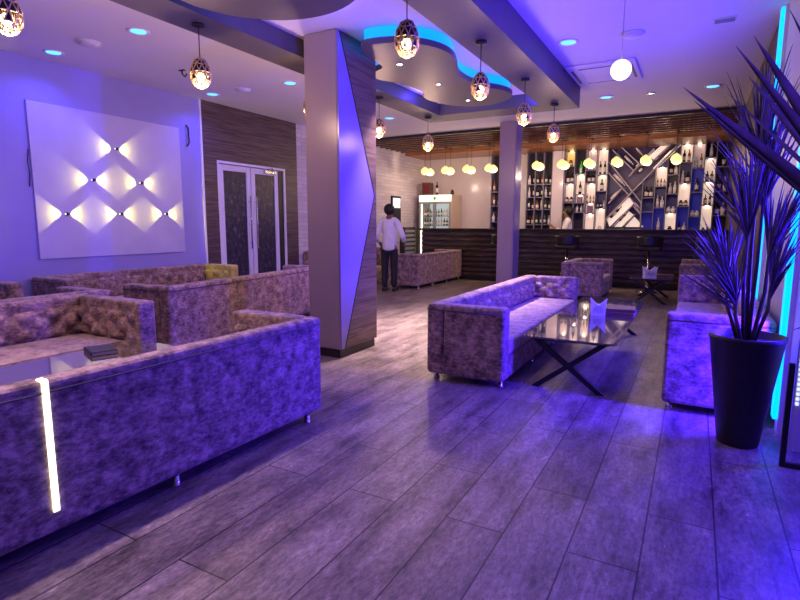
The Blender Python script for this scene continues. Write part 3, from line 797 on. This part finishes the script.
# ------------------------------------------------------------------ niche shelving on the back wall
SY0, SY1 = 14.2, YB-.004
def nx(u): return onY(u, 190, SY0).x
def nz(v): return onY(640, v, SY0).z
def board2(p, q, th, y0, y1):
    a, b = V(p), V(q); d = (b-a).normalized(); nn = V((-d.y, d.x))*th/2
    R = Matrix(((1, 0, 0, 0), (0, 0, -1, 0), (0, 1, 0, 0), (0, 0, 0, 1)))
    return MB().prism([a-nn, b-nn, b+nn, a+nn], -y1, -y0, R)
RX = Matrix(((1, 0, 0, 0), (0, 0, -1, 0), (0, 1, 0, 0), (0, 0, 0, 1)))
def niche_unit(label, where, cols, back='shelfdark', ztop=3.268, zbot=.9):
    t = thing('niche_shelf', label, 'shelf', ((nx(cols[0][0])+nx(cols[-1][1]))/2, SY0, 0))
    ox = V(t.location)
    def part(mb, name, mt): 
        o = mb.build(name, mt, t); o.matrix_parent_inverse = Matrix.Translation(-ox); return o
    X0, X1 = nx(cols[0][0]), nx(cols[-1][1])
    part(MB().box((X0, SY0, 0), (X1, SY1, zbot-.001)), 'base_cupboard', M['trimdark'])
    edges = sorted({round(nx(c[i]), 3) for c in cols for i in (0, 1)})
    tops = {}
    for ci, (u0, u1, cells) in enumerate(cols):
        x0, x1 = nx(u0), nx(u1)
        zt = max(min(nz(c[0]), ztop) for c in cells)
        part(MB().box((x0+.0005, SY1-.02, zbot), (x1-.0005, SY1, zt)), 'back_panel', M[back])
        for x in (x0, x1):
            tops[round(x, 2)] = max(tops.get(round(x, 2), 0), zt)
        for ri, (v0, v1, kind, items) in enumerate(cells):
            za, zb = nz(v1), min(nz(v0), ztop)
            if ri == len(cells)-1: za = min(za, zbot+.3) if za < 1.4 else za
            part(MB().box((x0+.01, SY0, za-.011), (x1-.01, SY1-.02, za+.011)), 'shelf_board', M['shelf'])
            if kind: part(MB().box((x0+.012, SY1-.032, za+.012), (x1-.012, SY1-.021, zb-.014)), 'niche_glow_panel' if kind.startswith('lit') else 'colour_panel', M[kind])  # lit kinds: glow put into the back in place of downlight
            if kind.startswith('lit'): part(MB().box(((x0+x1)/2-.035, SY1-.1, zb-.026), ((x0+x1)/2+.035, SY1-.06, zb-.013)), 'niche_lamp', M['nlamp'])
            zb_ = zb-za-.03
            n = len(items)
            for i, (bk_, bm_) in enumerate(items):
                x = x0+(x1-x0)*(i+.75)/(n+.5)
                s = min(1.0, zb_*.92/HT.get(bk_, .3), .8*(x1-x0-.03)/(n*.1))
                rowname = ('top', 'second', 'third', 'fourth', 'fifth', 'sixth')[ri]
                pos = '' if n == 1 else (('left ', 'right ') if n == 2 else ('left ', 'middle ', 'right '))[i] if n <= 3 else ordinal(i)+' '
                if bk_ == 'box':
                    tag(MB().box((x-.06, SY0+.08, za+.0115), (x+.06, SY0+.17, za+.0115+.2*min(1, zb_/.25)), .003, 1).build('gift_box', M['bbox']),
                        'plum box, %s niche, %s column %s' % (rowname, ordinal(ci), where), 'box')
                    continue
                bottle(bk_, bm_, '%s%s %s, %s niche, %s column %s' % (pos, COLN[bm_].replace(' lit', ''), 'jar' if bk_ == 'jar' else 'bottle', rowname, ordinal(ci), where),
                       (x, SY0+.12, za+.0115), s)
    for x, zt in tops.items(): part(MB().box((x-.009, SY0-.004, zbot), (x+.009, SY1-.02, zt)), 'divider', M['shelf'])
    return t
W, S, Z_, J_ = 'wine', 'spirit', 'slim', 'jar'
niche_unit('staggered niche shelf of lit and dark boxes with bottles, left of the crossed shelf', 'left of the crossed shelf', [
    (563.5, 573.8, [(140, 163, 'lityellow', [(J_, 'bamber')]), (163, 181, '', [(S, 'bdark'), (S, 'bdark')]), (181, 201.5, 'lit', [(J_, 'bred'), (J_, 'bred')]), (201.5, 228, '', [])]),
    (573.8, 584.6, [(140, 171.5, '', [(W, 'litgreen')]), (171.5, 193, 'lit', [(W, 'bdark')]), (193, 202, 'litdim', [('box', '')]), (202, 212, 'navy', [(S, 'bclear'), (S, 'bclear')]), (212, 228, '', [])]),
    (584.6, 595.3, [(140, 168, 'litdim', [(S, 'bclear')]), (168, 181.5, '', [(S, 'bdark'), (S, 'bdark')]), (181.5, 202, 'lit', [(Z_, 'bamber'), (W, 'bamber'), (W, 'bamber')]), (202, 213, 'litdim', [('box', '')]), (213, 228, 'lit', [])]),
    (595.3, 606.3, [(140, 173, 'lit', [(Z_, 'bdark'), (Z_, 'bdark')]), (173, 190, 'lit', [(S, 'bgreen')]), (190, 208, 'navy', [(W, 'bdark'), (W, 'bdark'), (W, 'bclear')]), (208, 228, 'lit', [(J_, 'bclear')])]),
])
niche_unit('staggered niche shelf of blue and lit boxes with bottles, right of the crossed shelf', 'right of the crossed shelf', [
    (642.5, 654.3, [(178, 198, 'purplepanel', [(S, 'bdark'), (S, 'bdark')]), (198, 212, 'navy', []), (212, 228, 'bluepanel', [])]),
    (654.3, 666.2, [(167, 187, 'lit', [(W, 'bamber'), (W, 'bamber'), (S, 'bamber')]), (187, 208, 'navy', [(W, 'bclear'), (S, 'bclear')]), (208, 228, 'bluepanel', [(Z_, 'bclear')])]),
    (666.2, 678, [(159, 176, '', [(W, 'bdark'), (S, 'bclear')]), (176, 194.5, 'shelfdark', [(S, 'bclear'), (W, 'bclear')]), (194.5, 213, 'navy', [(J_, 'bclear'), (J_, 'bclear')]), (213, 228, 'lit', [(J_, 'bdark')])]),
    (678, 690.2, [(140, 164.5, 'lit', [(W, 'bdark'), (W, 'bamber')]), (164.5, 184.5, 'navy', [(W, 'bclear'), (S, 'bdark')]), (184.5, 207, 'lit', [(J_, 'bdark'), (J_, 'bred')]), (207, 228, 'bluepanel', [(W, 'bdark'), (S, 'bclear')])]),
    (690.2, 702.6, [(140, 170.5, 'litdim', [(S, 'bclear'), (Z_, 'bamber')]), (170.5, 193.5, 'bluepanel', [(W, 'bdark')]), (193.5, 217, 'bluepanel', [(J_, 'bclear'), (J_, 'bclear')]), (217, 228, 'bluepanel', [])]),
    (702.6, 714.3, [(140, 161, 'shelfdark', [(W, 'bclear')]), (161, 183.5, 'lit', [(S, 'bdark'), (S, 'bgreen')]), (183.5, 206, 'lit', [(S, 'bamber'), (W, 'bgreen')]), (206, 228, 'lit', [(J_, 'bdark'), (J_, 'bamber')])]),
    (714.3, 729, [(140, 170, 'shelfdark', [(W, 'bdark')]), (170, 193, 'shelfdark', [(W, 'bdark'), (W, 'bclear')]), (193, 216, 'shelfdark', [(S, 'bdark'), (S, 'bclear')]), (216, 228, '', [])]),
])
# crossed shelf
xa, xb = nx(606.5), nx(642.3)
t = thing('crossed_shelf', 'big shelf of crossing diagonal boards with purple and lit panels behind the bar', 'shelf', (xa+1, SY0, 0))
def cpart(mb, name, mt):
    o = mb.build(name, mt, t); o.matrix_parent_inverse = Matrix.Translation(-V(t.location)); return o
PP = lambda u, v: (nx(u), min(3.265, nz(v)))
cpart(MB().prism([PP(606.5, 228), PP(642.2, 228), PP(642.2, 178), PP(654, 178), PP(654, 167), PP(666, 167), PP(666, 158), PP(678, 158), PP(678, 140), PP(606.5, 140)], -(SY1), -(SY1-.02), RX), 'back_panel', M['purplepanel'])
cpart(MB().box((xa+.002, SY0, 0), (xb-.002, SY1, .9)), 'base_cupboard', M['trimdark'])
cpart(MB().box((xa+.002, SY1-.05, .9), (xb-.002, SY1-.022, nz(228))), 'lower_back', M['purplepanel'])
LITP = [[(607, 219), (628, 197), (634, 202), (610, 227)], [(615, 227), (629, 211), (634.5, 215), (624, 227)], [(626, 227), (635, 216.5), (645, 227)],
        [(645, 156), (657, 144.5), (665, 144.5), (651, 159)], [(650.5, 168), (667, 151), (672, 152), (655, 168)], [(661, 157), (674, 143), (677.5, 143), (666.5, 156)]]
for pg in LITP: cpart(MB().prism([PP(*q) for q in pg], -(SY1-.021), -(SY1-.035), RX), 'niche_glow_panel', M['litx'])  # glow put into plain niche backs
DARKP = [[(636, 200), (641, 205), (641, 216), (633, 207)], [(609, 178), (620, 189), (609, 203)]]
for pg in DARKP: cpart(MB().prism([PP(*q) for q in pg], -(SY1-.021), -(SY1-.03), RX), 'colour_panel', M['navy'])
for a, b in (((607, 160), (642, 203)), ((607, 219), (676, 146)), ((610, 148), (633, 171)), ((628, 176), (651, 149)), ((619, 146), (640, 166)), ((642, 203), (642.2, 227)),
             ((607, 171), (629, 195)), ((614, 227), (634, 204)), ((624, 227), (636, 214)), ((630, 197), (641.5, 213)), ((646, 166), (667, 146)), ((634, 206), (641.5, 214)), ((609, 203), (620, 190))):
    cpart(board2(PP(*a), PP(*b), .022, SY0, SY1-.021), 'diagonal_board', M['paleboard'])
LYING = [((611, 174.5), (626, 190), 'bclear'), ((621, 156), (630, 165), 'bclear'), ((632, 148), (639, 156), 'bclear'), ((612, 199.5), (622, 189.5), 'bclear'), ((652, 163), (661, 154), 'bdark'),
         ((634, 169), (643, 160), 'bdark'), ((637, 174), (646, 165), 'bdark'), ((612.5, 164), (619, 170.5), 'bgreen'), ((640.5, 161), (646.5, 154), 'bamber'), ((613, 219), (624, 207.5), 'bdark'), ((622, 222), (630, 213), 'bdark'), ((634, 203), (640, 209), 'bclear')]
WH = ['on the upper left board', 'near the top of the cross', 'at the very top', 'at the left corner', 'on the upper right lit panel', 'upper middle', 'lower middle', 'in the left arm', 'on the upper right board', 'on the lower left lit panel', 'on the bottom lit panel', 'right of the crossing']
for (a, b, mt), wh in zip(LYING, WH):
    A, B = V(PP(*a)), V(PP(*b)); d = B-A
    ang = math.atan2(d.x, d.y); s = min(1.1, d.length/.36)
    nrm = V((-d.y, d.x)).normalized()
    if nrm.y < 0: nrm = -nrm
    p = A+nrm*.05*s
    bottle('slim', mt, 'slanted %s bottle %s of the crossed shelf' % (COLN[mt], wh), (p.x, SY0+.1, p.y), s, (0, ang, 0), True, 'slanted bottles in the crossed shelf')
# glazed shelf left of the pilaster, both sides of the far column
def open_shelf(label, where, u0, u1, n, rows, items):
    x0, x1 = nx(u0), nx(u1)
    t = thing('bottle_cabinet', label, 'shelf', ((x0+x1)/2, SY0, 0))
    def part(mb, name, mt):
        o = mb.build(name, mt, t); o.matrix_parent_inverse = Matrix.Translation(-V(t.location)); return o
    part(MB().box((x0, SY1-.02, .0), (x1, SY1, 3.268)), 'back_panel', M['shelfdark'])
    for k in range(n+1):
        x = x0+(x1-x0)*k/n
        part(MB().box((x-.012, SY0, 0), (x+.012, SY1-.02, 3.268)), 'divider', M['shelf'])
    zs = [nz(v) for v in rows]
    for z in zs: part(MB().box((x0+.012, SY0+.01, z-.01), (x1-.012, SY1-.02, z+.01)), 'shelf_board', M['shelf'])
    for r, z in enumerate(zs):
        nb = items
        for i in range(nb):
            bw = (x1-x0)/n; pb = nb//n
            x = x0+bw*(i//pb)+bw*(.27+.46*(i % pb)/max(1, pb-1))
            kind = random.choice([W, S, S, Z_]); mt = random.choice(['bdark', 'bclear', 'bamber', 'bclear', 'bgreen'])
            bottle(kind, mt, '%s bottle, %s from left, %s shelf, cabinet %s' % (COLN[mt], ordinal(i), ordinal(r), where), (x, SY0+.06+.07*(i % 2), z+.0105), .82)
open_shelf('tall dark bottle cabinet between the far column and the pale pilaster', 'right of the far column', 526.5, 551.5, 3, (181, 195, 208.5, 225), 6)
open_shelf('narrow dark bottle cabinet seen left of the far column', 'left of the far column', 491, 500.5, 1, (188, 204, 222), 2)
tag(MB().box((nx(552), SY0-.02, 0), (nx(563), SY1, 3.268), .006, 1).build('pilaster', M['backwall']), 'pale pink flat pilaster between the bottle cabinet and the niche shelf', 'pilaster')

# ------------------------------------------------------------------ fridge and things at the left of the bar
fx0, fx1, fy0, fy1, fz = -6.98, -5.98, 13.72, 14.45, 2.22
t = thing('display_fridge', 'two door glass fronted drinks fridge with a bright header behind the bar', 'fridge', ((fx0+fx1)/2, fy0, 0))
def fpart(mb, name, mt, par=None):
    o = mb.build(name, mt, par or t)
    o.matrix_parent_inverse = Matrix.Translation(-V(t.location)) if par is None else Matrix()
    return o
fpart(MB().box((fx0, fy0+.03, .05), (fx0+.04, fy1, fz)).box((fx1-.04, fy0+.03, .05), (fx1, fy1, fz)).box((fx0+.04, fy1-.04, .05), (fx1-.04, fy1, fz)).box((fx0, fy0, 0), (fx1, fy1, .05)).box((fx0+.04, fy0+.03, fz-.04), (fx1-.04, fy1-.04, fz)), 'cabinet', M['fridge'])
hs_ = fpart(MB().box((fx0, fy0, 2.03), (fx1, fy0+.03, fz), .004, 1), 'header_sign', M['header'])
em = fpart(MB().lathe([(0, 0), (.05, 0), (.05, .004), (0, .004)], ((fx0+fx1)/2, 0, 0), 6, Matrix.Translation((0, fy0-.001, 2.125)) @ Matrix.Rotation(PI/2, 4, 'X')), 'header_emblem', M['emblem'], hs_)
fpart(MB().box((fx0+.045, fy1-.07, .1), (fx1-.045, fy1-.045, 2.0)), 'lit_back', M['fridgein'])
fpart(MB().box((fx0+.05, fy0+.06, .3), (fx0+.075, fy0+.09, 1.98)), 'light_tube', M['ledwhite'])
for k in range(2):
    x0 = fx0+.01+k*.49; x1 = x0+.48
    f = MB().box((x0, fy0-.01, .1), (x0+.045, fy0+.025, 2.02)).box((x1-.045, fy0-.01, .1), (x1, fy0+.025, 2.02)).box((x0+.045, fy0-.01, 1.97), (x1-.045, fy0+.025, 2.02)).box((x0+.045, fy0-.01, .1), (x1-.045, fy0+.025, .16))
    fpart(f, 'glass_door_frame', M['dglass'])
    for z in (1.36, 1.62):
        fpart(MB().box((x0+.05, fy0+.1, z-.008), (x1-.05, fy1-.08, z+.008)), 'wire_shelf', M['chrome'])
for r, z in enumerate((1.368, 1.628)):
    for i in range(10):
        x = fx0+.11+i*.086
        mt = random.choice(['bdark', 'bclear', 'bgreen', 'bclear', 'bamber'])
        bottle(random.choice([W, S]), mt, '%s bottle, %s from left on the %s shelf of the lit fridge' % (COLN[mt], ordinal(i), ('lower', 'upper')[r]), (x, fy0+.2, z+.0005), .72, group='bottles in the drinks fridge')
t = thing('wooden_crate', 'dark brown wooden box standing on the left of the fridge top', 'box', (-6.86, 13.98, fz+.0005))
MB().box((-.1, -.1, 0), (.16, .1, .36), .006, 1).build('crate_body', M['brownbox'], t)
MB().box((-.07, -.108, .05), (.13, -.1, .31)).build('front_panel', M['bred'], t)
bottle('slim', 'bdark', 'tall dark bottle standing on the fridge top beside the wooden box', (-6.52, 13.95, fz+.0005), 1.05, group='bottles on the fridge top')
bottle('jar', 'bdark', 'small dark jar on the right end of the fridge top', (-6.05, 13.95, fz+.0005), .9, lab=False, group='bottles on the fridge top')
t = thing('wall_display', 'narrow black framed lit screen on the stone wall behind the standing man', 'screen', (XL, 12.73, 1.72))
MB().box((.0005, -.24, -.42), (.05, .24, .44), .006, 1).build('screen_frame', M['darkmetal'], t)
MB().box((.05, -.2, .12), (.053, .2, .38)).build('lit_screen', M['screenw'], t)
MB().box((.05, -.2, -.38), (.053, .2, .1)).build('dark_screen', M['black'], t)
t = thing('slatted_cabinet', 'low slatted cabinet against the stone wall right of the standing man', 'cabinet', (XL, 13.3, 0))
MB().box((.0005, -.32, 0), (.16, .32, 1.32), .006, 1).build('cabinet_body', M['trimdark'], t)
q = MB()
for k in range(10): q.box((.16, -.31, .1+k*.12), (.185, .31, .165+k*.12), .004, 1)
q.build('slats', M['laminate'], t)

# ------------------------------------------------------------------ right wall LED strips
for y, lb in ((6.2, 'far vertical blue LED strip on the right wall behind the palm'), (4.27, 'near vertical blue LED strip on the right wall beside the planter')):
    t = thing('led_strip', lb, 'light strip', (XR, y, 0), 0, 'blue strips on the right wall')
    MB().box((-.03, -.06, .0005), (-.0005, .06, H-.03)).build('strip_channel', M['white'], t)
    MB().box((-.06, -.045, .1), (-.03, .045, H-.04), .008, 2).build('strip_light', M['ledblue'], t)
    light('AREA', 'led_strip_lamp', (XR-.07, y, 1.7), 470, (.045, .01, 1), .06, (-1, 0, .04), size_y=3.2)
t = thing('led_strip', 'dotted pale LED strip along the wall corner at the right edge', 'light strip', (XR+.02, 3.95, 0))
MB().box((-.014, -.012, .0005), (.014, -.0005, 2.2)).build('strip_channel', M['white'], t)
q = MB()
for k in range(60): q.box((-.008, -.018, .3+k*.031), (.008, -.012, .318+k*.031))
q.build('strip_dots', M['leddots'], t)
light('AREA', 'corner_strip_lamp', (.9, 3.9, 1.2), 110, (.03, .008, 1), .06, (-.55, -.8, -.1), size_y=2)
# black stand at the right edge
p = onZ(781.5, 466, 0)
t = thing('sign_stand', 'black metal stand with a foot bar on the floor at the right edge', 'stand', (p.x, p.y, 0))
MB().box((-.014, -.014, 0), (.014, .014, .62), .003, 1).build('post', M['darkmetal'], t)
MB().box((.014, -.014, 0), (.4, .014, .03), .003, 1).build('foot_bar', M['darkmetal'], t)
# ------------------------------------------------------------------ plants
def blade(mb, base, tip, w, sag=.12, up=V((0, 0, 1)), n=9, wb=.35):
    base, tip = V(base), V(tip); d = tip-base; L = d.length
    side = d.cross(up)
    if side.length < 1e-4: side = V((1, 0, 0))
    side.normalize(); nrm = side.cross(d).normalized()
    rows = []
    for i in range(n+1):
        s = i/n
        c = base+d*s+V((0, 0, sag*L*4*s*(1-s)))
        ww = w*(wb+(1-wb)*min(1, s*3.2))*(1-s**2.6)+.0008
        th = .0035*(1-s)+.0006
        rows.append([mb.bm.verts.new(c-side*ww+nrm*ww*.35), mb.bm.verts.new(c+nrm*th), mb.bm.verts.new(c+side*ww+nrm*ww*.35), mb.bm.verts.new(c-nrm*th*2)])
    for A, B in zip(rows, rows[1:]):
        for k in range(4):
            f = mb.bm.faces.new((A[k], A[(k+1) % 4], B[(k+1) % 4], B[k])); f.smooth = True
    mb.bm.faces.new(rows[0]); mb.bm.faces.new(rows[-1][::-1])
px, py = .33, 3.94
t = thing('potted_palm', 'spiky leaved potted palm in a tall charcoal planter by the right wall', 'potted plant', (px, py, 0))
pl_ = MB().lathe([(0, 0), (.112, 0), (.118, .01), (.205, .68), (.212, .69), (.212, .715), (.198, .715), (.198, .66), (0, .655)], n=36).build('planter', M['pot'], t)
MB().lathe([(0, .656), (.19, .656), (.185, .668), (0, .675)], n=28).build('soil', M['soil'], pl_)
rnd = random.Random(5)
fans = [(-.13, .02, 1.12, -.10, .30, 15, .42), (-.05, -.03, 1.42, -.07, .35, 18, .55), (.02, .04, 1.62, -.02, .25, 18, .62), (.07, -.02, 1.28, .12, .3, 15, .5),
        (-.02, .05, 1.85, .02, .2, 16, .6), (.1, .03, 1.05, .16, .25, 13, .42), (-.08, -.05, .98, -.16, .1, 13, .4)]
for fx, fy, fz_, lx, ly, nb, ll in fans:
    base = V((fx*.35, fy*.35, .66)); top = V((fx, fy, fz_))
    mid = (base+top)/2+V((fx*.3, fy*.3, .02))
    MB().tube([base, mid, top], [.014, .011, .008], 8).build('stem', M['stem'], t)
    mb = MB()
    lean = V((lx*2.2, fy*2, .75)).normalized()
    for k in range(nb*3):
        a = rnd.uniform(0, 2*PI); sp_ = rnd.uniform(.05, .62)
        o1 = lean.orthogonal().normalized(); o2 = lean.cross(o1)
        dr = (lean*math.cos(sp_)+(o1*math.cos(a)+o2*math.sin(a))*math.sin(sp_)).normalized()
        s0_ = top-(top-mid).normalized()*rnd.uniform(0, .12)
        tipp = s0_+dr*ll*rnd.uniform(.7, 1.05)
        if tipp.x+px > XR-.03: tipp.x = XR-.03-px-rnd.uniform(0, .05)
        blade(mb, s0_, tipp, rnd.uniform(.005, .009), rnd.uniform(-.02, .05))
    mb.build('frond', M['leaf'], t)
# spiky plant close to the camera, its long leaves reach in from the right edge
cx_, cy_, cz_ = .74, 2.55, 1.2
t = thing('spiky_plant', 'large spiky plant reaching long pointed leaves in from the upper right edge', 'potted plant', (cx_, cy_, 0))
pl_ = MB().lathe([(0, 0), (.15, 0), (.22, .5), (.22, .53), (.2, .53), (.19, .47), (0, .47)], n=30).build('planter', M['pot'], t)
MB().lathe([(0, .471), (.185, .471), (.18, .485), (0, .49)], n=24).build('soil', M['soil'], pl_)
MB().tube([(0, 0, .47), (.02, .01, .8), (0, 0, cz_)], [.035, .03, .026], 10).build('trunk', M['stem'], t)
O = V((cx_, cy_, 0))
for u, v, y, w, sg in ((683, 87, 2.35, .05, .05), (694, 101, 2.7, .05, .02), (736, 46, 2.3, .045, .05), (754, 36, 2.6, .055, .04), (748, 76, 2.9, .042, .02), (727, 93, 3.1, .02, .02),
                       (790, 10, 2.2, .03, .05), (793, 330, 2.6, .02, -.03), (840, 20, 2.5, .03, .02), (900, 60, 2.3, .03, .05), (880, 420, 2.4, .025, -.05)):
    tip = onY(u, v, y)-O
    mb = MB(); blade(mb, V((rnd.uniform(-.02, .02), rnd.uniform(-.02, .02), cz_-rnd.uniform(0, .08))), tip, w*.62, 0, V((-.3, -.75, .65)), n=14, wb=.6)
    mb.build('leaf', M['leaf'], t)

# ------------------------------------------------------------------ people
def skin_mesh(name, nodes, edges, mt, parent, sub=2):
    me = bpy.data.meshes.new(name)
    keys = list(nodes); ix = {k: i for i, k in enumerate(keys)}
    me.from_pydata([nodes[k][0] for k in keys], [(ix[a], ix[b]) for a, b in edges], [])
    o = bpy.data.objects.new(name, me); COL.objects.link(o)
    o.modifiers.new('skin', 'SKIN'); md = o.modifiers.new('sub', 'SUBSURF'); md.levels = md.render_levels = sub
    for i, k in enumerate(keys):
        sv = me.skin_vertices[0].data[i]
        r = nodes[k][1]; sv.radius = r if isinstance(r, tuple) else (r, r); sv.use_root = (i == 0)
    dg = bpy.context.evaluated_depsgraph_get(); dg.update()
    m2 = bpy.data.meshes.new_from_object(o.evaluated_get(dg))
    o.modifiers.clear(); o.data = m2; m2.name = name
    m2.materials.clear(); m2.materials.append(mt)
    for p_ in m2.polygons: p_.use_smooth = True
    o.parent = parent
    return o
def person(label, loc, rz, armL, armR, headturn=0, sit=0):
    # local +Y is the way the person faces; armX = (elbow, wrist) for the left (-x) and right (+x) side
    t = thing('person', label, 'person', loc, rz)
    N = {'pelvis': ((0, 0, .96), (.15, .105)), 'waist': ((0, .0, 1.12), (.135, .1)), 'chest': ((0, -.005, 1.34), (.165, .115)), 'collar': ((0, -.01, 1.51), (.09, .075)),
         'neck': ((0, .0, 1.56), .055), 'jaw': ((0, .025, 1.63), (.062, .072)), 'skull': ((0, .01, 1.71), (.078, .095)), 'crown': ((0, .0, 1.775), (.055, .07))}
    Ed = [('pelvis', 'waist'), ('waist', 'chest'), ('chest', 'collar'), ('collar', 'neck'), ('neck', 'jaw'), ('jaw', 'skull'), ('skull', 'crown')]
    sh, tr = {}, {}
    for s, (el, wr) in ((-1, armL), (1, armR)):
        n = 'l' if s < 0 else 'r'
        N['sh'+n] = ((s*.165, -.01, 1.475), .06); N['el'+n] = (el, .045); N['wr'+n] = (wr, .03)
        Ed += [('collar', 'sh'+n), ('sh'+n, 'el'+n), ('el'+n, 'wr'+n)]
        d = (V(wr)-V(el)).normalized()
        pm = V(wr)+d*.07; N['pa'+n] = (tuple(pm), (.036, .02)); Ed.append(('wr'+n, 'pa'+n))
        sd = d.cross(V((s, 0, 0.2))).normalized()
        for k, (off, ln) in enumerate(((-.027, .07), (-.009, .082), (.009, .076), (.027, .058))):
            b = pm+sd*off+d*.025; c1 = b+d*ln*.55; c2 = b+d*ln*.85+V((-s*.022, 0, -.005))
            for q, pt, r in (('a', b, .0095), ('b', c1, .009), ('c', c2, .0075)): N['f%s%d%s' % (n, k, q)] = (tuple(pt), r)
            Ed += [('pa'+n, 'f%s%da' % (n, k)), ('f%s%da' % (n, k), 'f%s%db' % (n, k)), ('f%s%db' % (n, k), 'f%s%dc' % (n, k))]
        tb = V(wr)+d*.03-sd*.04; N['th'+n] = (tuple(tb), .011); N['ti'+n] = (tuple(tb+d*.05-sd*.012), .009)
        Ed += [('wr'+n, 'th'+n), ('th'+n, 'ti'+n)]
        hx = s*.095
        N['hip'+n] = ((hx, 0, .88), .095); N['kn'+n] = ((hx*1.1, .015, .5), .06); N['an'+n] = ((hx*1.1, -.02, .1), .042); N['to'+n] = ((hx*1.25, .13, .045), (.04, .03))
        Ed += [('pelvis', 'hip'+n), ('hip'+n, 'kn'+n), ('kn'+n, 'an'+n), ('an'+n, 'to'+n)]
    skin_mesh('body', N, Ed, M['skin'], t)
    S_ = {k: N[k] for k in ('waist', 'chest', 'collar')}
    S_ = {'hem': ((0, 0, .84), (.185, .138)), 'hip': ((0, 0, .95), (.178, .135)), 'waist': ((0, 0, 1.12), (.165, .125)), 'chest': ((0, -.005, 1.34), (.19, .138)), 'collar': ((0, -.01, 1.545), (.075, .07))}
    E2 = [('hem', 'hip'), ('hip', 'waist'), ('waist', 'chest'), ('chest', 'collar')]
    for s, (el, wr) in ((-1, armL), (1, armR)):
        n = 'l' if s < 0 else 'r'
        S_['sh'+n] = ((s*.165, -.01, 1.475), .08); S_['el'+n] = (el, .064); S_['wr'+n] = (tuple(V(el).lerp(V(wr), .85)), .05)
        E2 += [('collar', 'sh'+n), ('sh'+n, 'el'+n), ('el'+n, 'wr'+n)]
    skin_mesh('shirt', S_, E2, M['shirt'], t)
    T_ = {'pelvis': ((0, 0, .97), (.152, .112))}; E3 = []
    for s in (-1, 1):
        n = 'l' if s < 0 else 'r'; hx = s*.095
        T_['hip'+n] = ((hx, 0, .86), .108); T_['kn'+n] = ((hx*1.1, .015, .5), .082); T_['an'+n] = ((hx*1.1, -.015, .07), .068)
        E3 += [('pelvis', 'hip'+n), ('hip'+n, 'kn'+n), ('kn'+n, 'an'+n)]
    skin_mesh('trousers', T_, E3, M['trousers'], t)
    for s in (-1, 1):
        x = s*.11
        MB().box((x-.048, -.1, 0), (x+.048, .2, .085), .03, 3).build('shoe', M['shoe'], t)
    R = Matrix.Translation((0, 0.01, 0)) @ Matrix.Rotation(headturn, 4, 'Z')
    hb = MB().ball((0, -.02, 1.73), .118, 3, (.98, 1.08, 1.02))
    for v in list(hb.bm.verts):
        pass
    bmesh.ops.bisect_plane(hb.bm, geom=hb.bm.verts[:]+hb.bm.edges[:]+hb.bm.faces[:], plane_co=(0, .045, 1.70), plane_no=(0, .8, -.6), clear_outer=True)
    bmesh.ops.holes_fill(hb.bm, edges=[e for e in hb.bm.edges if e.is_boundary])
    o = hb.build('hair', M['hair'], t)
    o.location = (0, 0, -.0)
    zs = 1.735
    MB().ball((0, .107, 1.675), .018, 2, (.8, 1.1, 1.4)).build('nose', M['skin'], t)
    for s in (-1, 1):
        MB().ball((s*.03, .093, 1.70), .012, 2).build('eye', M['eye'], t)
        MB().ball((s*.083, .005, 1.68), .026, 2, (.4, .8, 1.2)).build('ear', M['skin'], t)
    MB().ball((0, .098, 1.63), .02, 2, (1.3, .5, .4)).build('mouth', M['bred'], t)
    return t
p = onZ(389.5, 291, 0)
man = person('standing person in a white shirt and black trousers seen from behind, beside a sofa', (p.x, p.y, 0), math.radians(17),
       ((-.30, -.03, 1.16), (-.25, .19, 1.02)), ((.30, -.04, 1.16), (.27, .2, 1.04)))
man.scale = (.985, .985, .985)
p = onY(567.5, 215, 13.72)
person('person in a white shirt working behind the bar counter, facing left', (p.x, 13.72, 0), math.radians(105),
       ((-.24, .1, 1.2), (-.12, .3, 1.32)), ((.28, .02, 1.18), (.2, .26, 1.12)))

# ------------------------------------------------------------------ light
w = bpy.data.worlds.new('world'); sc.world = w; w.use_nodes = True
w.node_tree.nodes['Background'].inputs['Color'].default_value = (.62, .46, 1, 1)
w.node_tree.nodes['Background'].inputs['Strength'].default_value = .07
# added fill spots without fixtures, out of view behind and beside the camera
for x, y, e, c in ((-6.7, 1.4, 34, (.12, .1, 1)), (-5.2, 1.4, 22, (.3, .22, 1)), (-1.2, 3.9, 30, (.06, .03, 1)), (-2.9, 1.3, 330, (1, .7, .74)), (-4.4, 1.2, 130, (1, .62, .55)), (.45, 1.9, 170, (.12, .045, 1))):
    light('SPOT', 'downlight_and_fill_lamp', (x, y, H-.03 if not -3.67 < x < -2.09 else 3.2), e, c, .07, (0, 0, -1), 1.55 if c[1] > .5 else 2.4, .9)

sc.view_settings.view_transform = 'Standard'
sc.view_settings.look = 'None'
sc.view_settings.gamma = 1
sc.view_settings.use_curve_mapping = False
sc.view_settings.exposure = -0.5
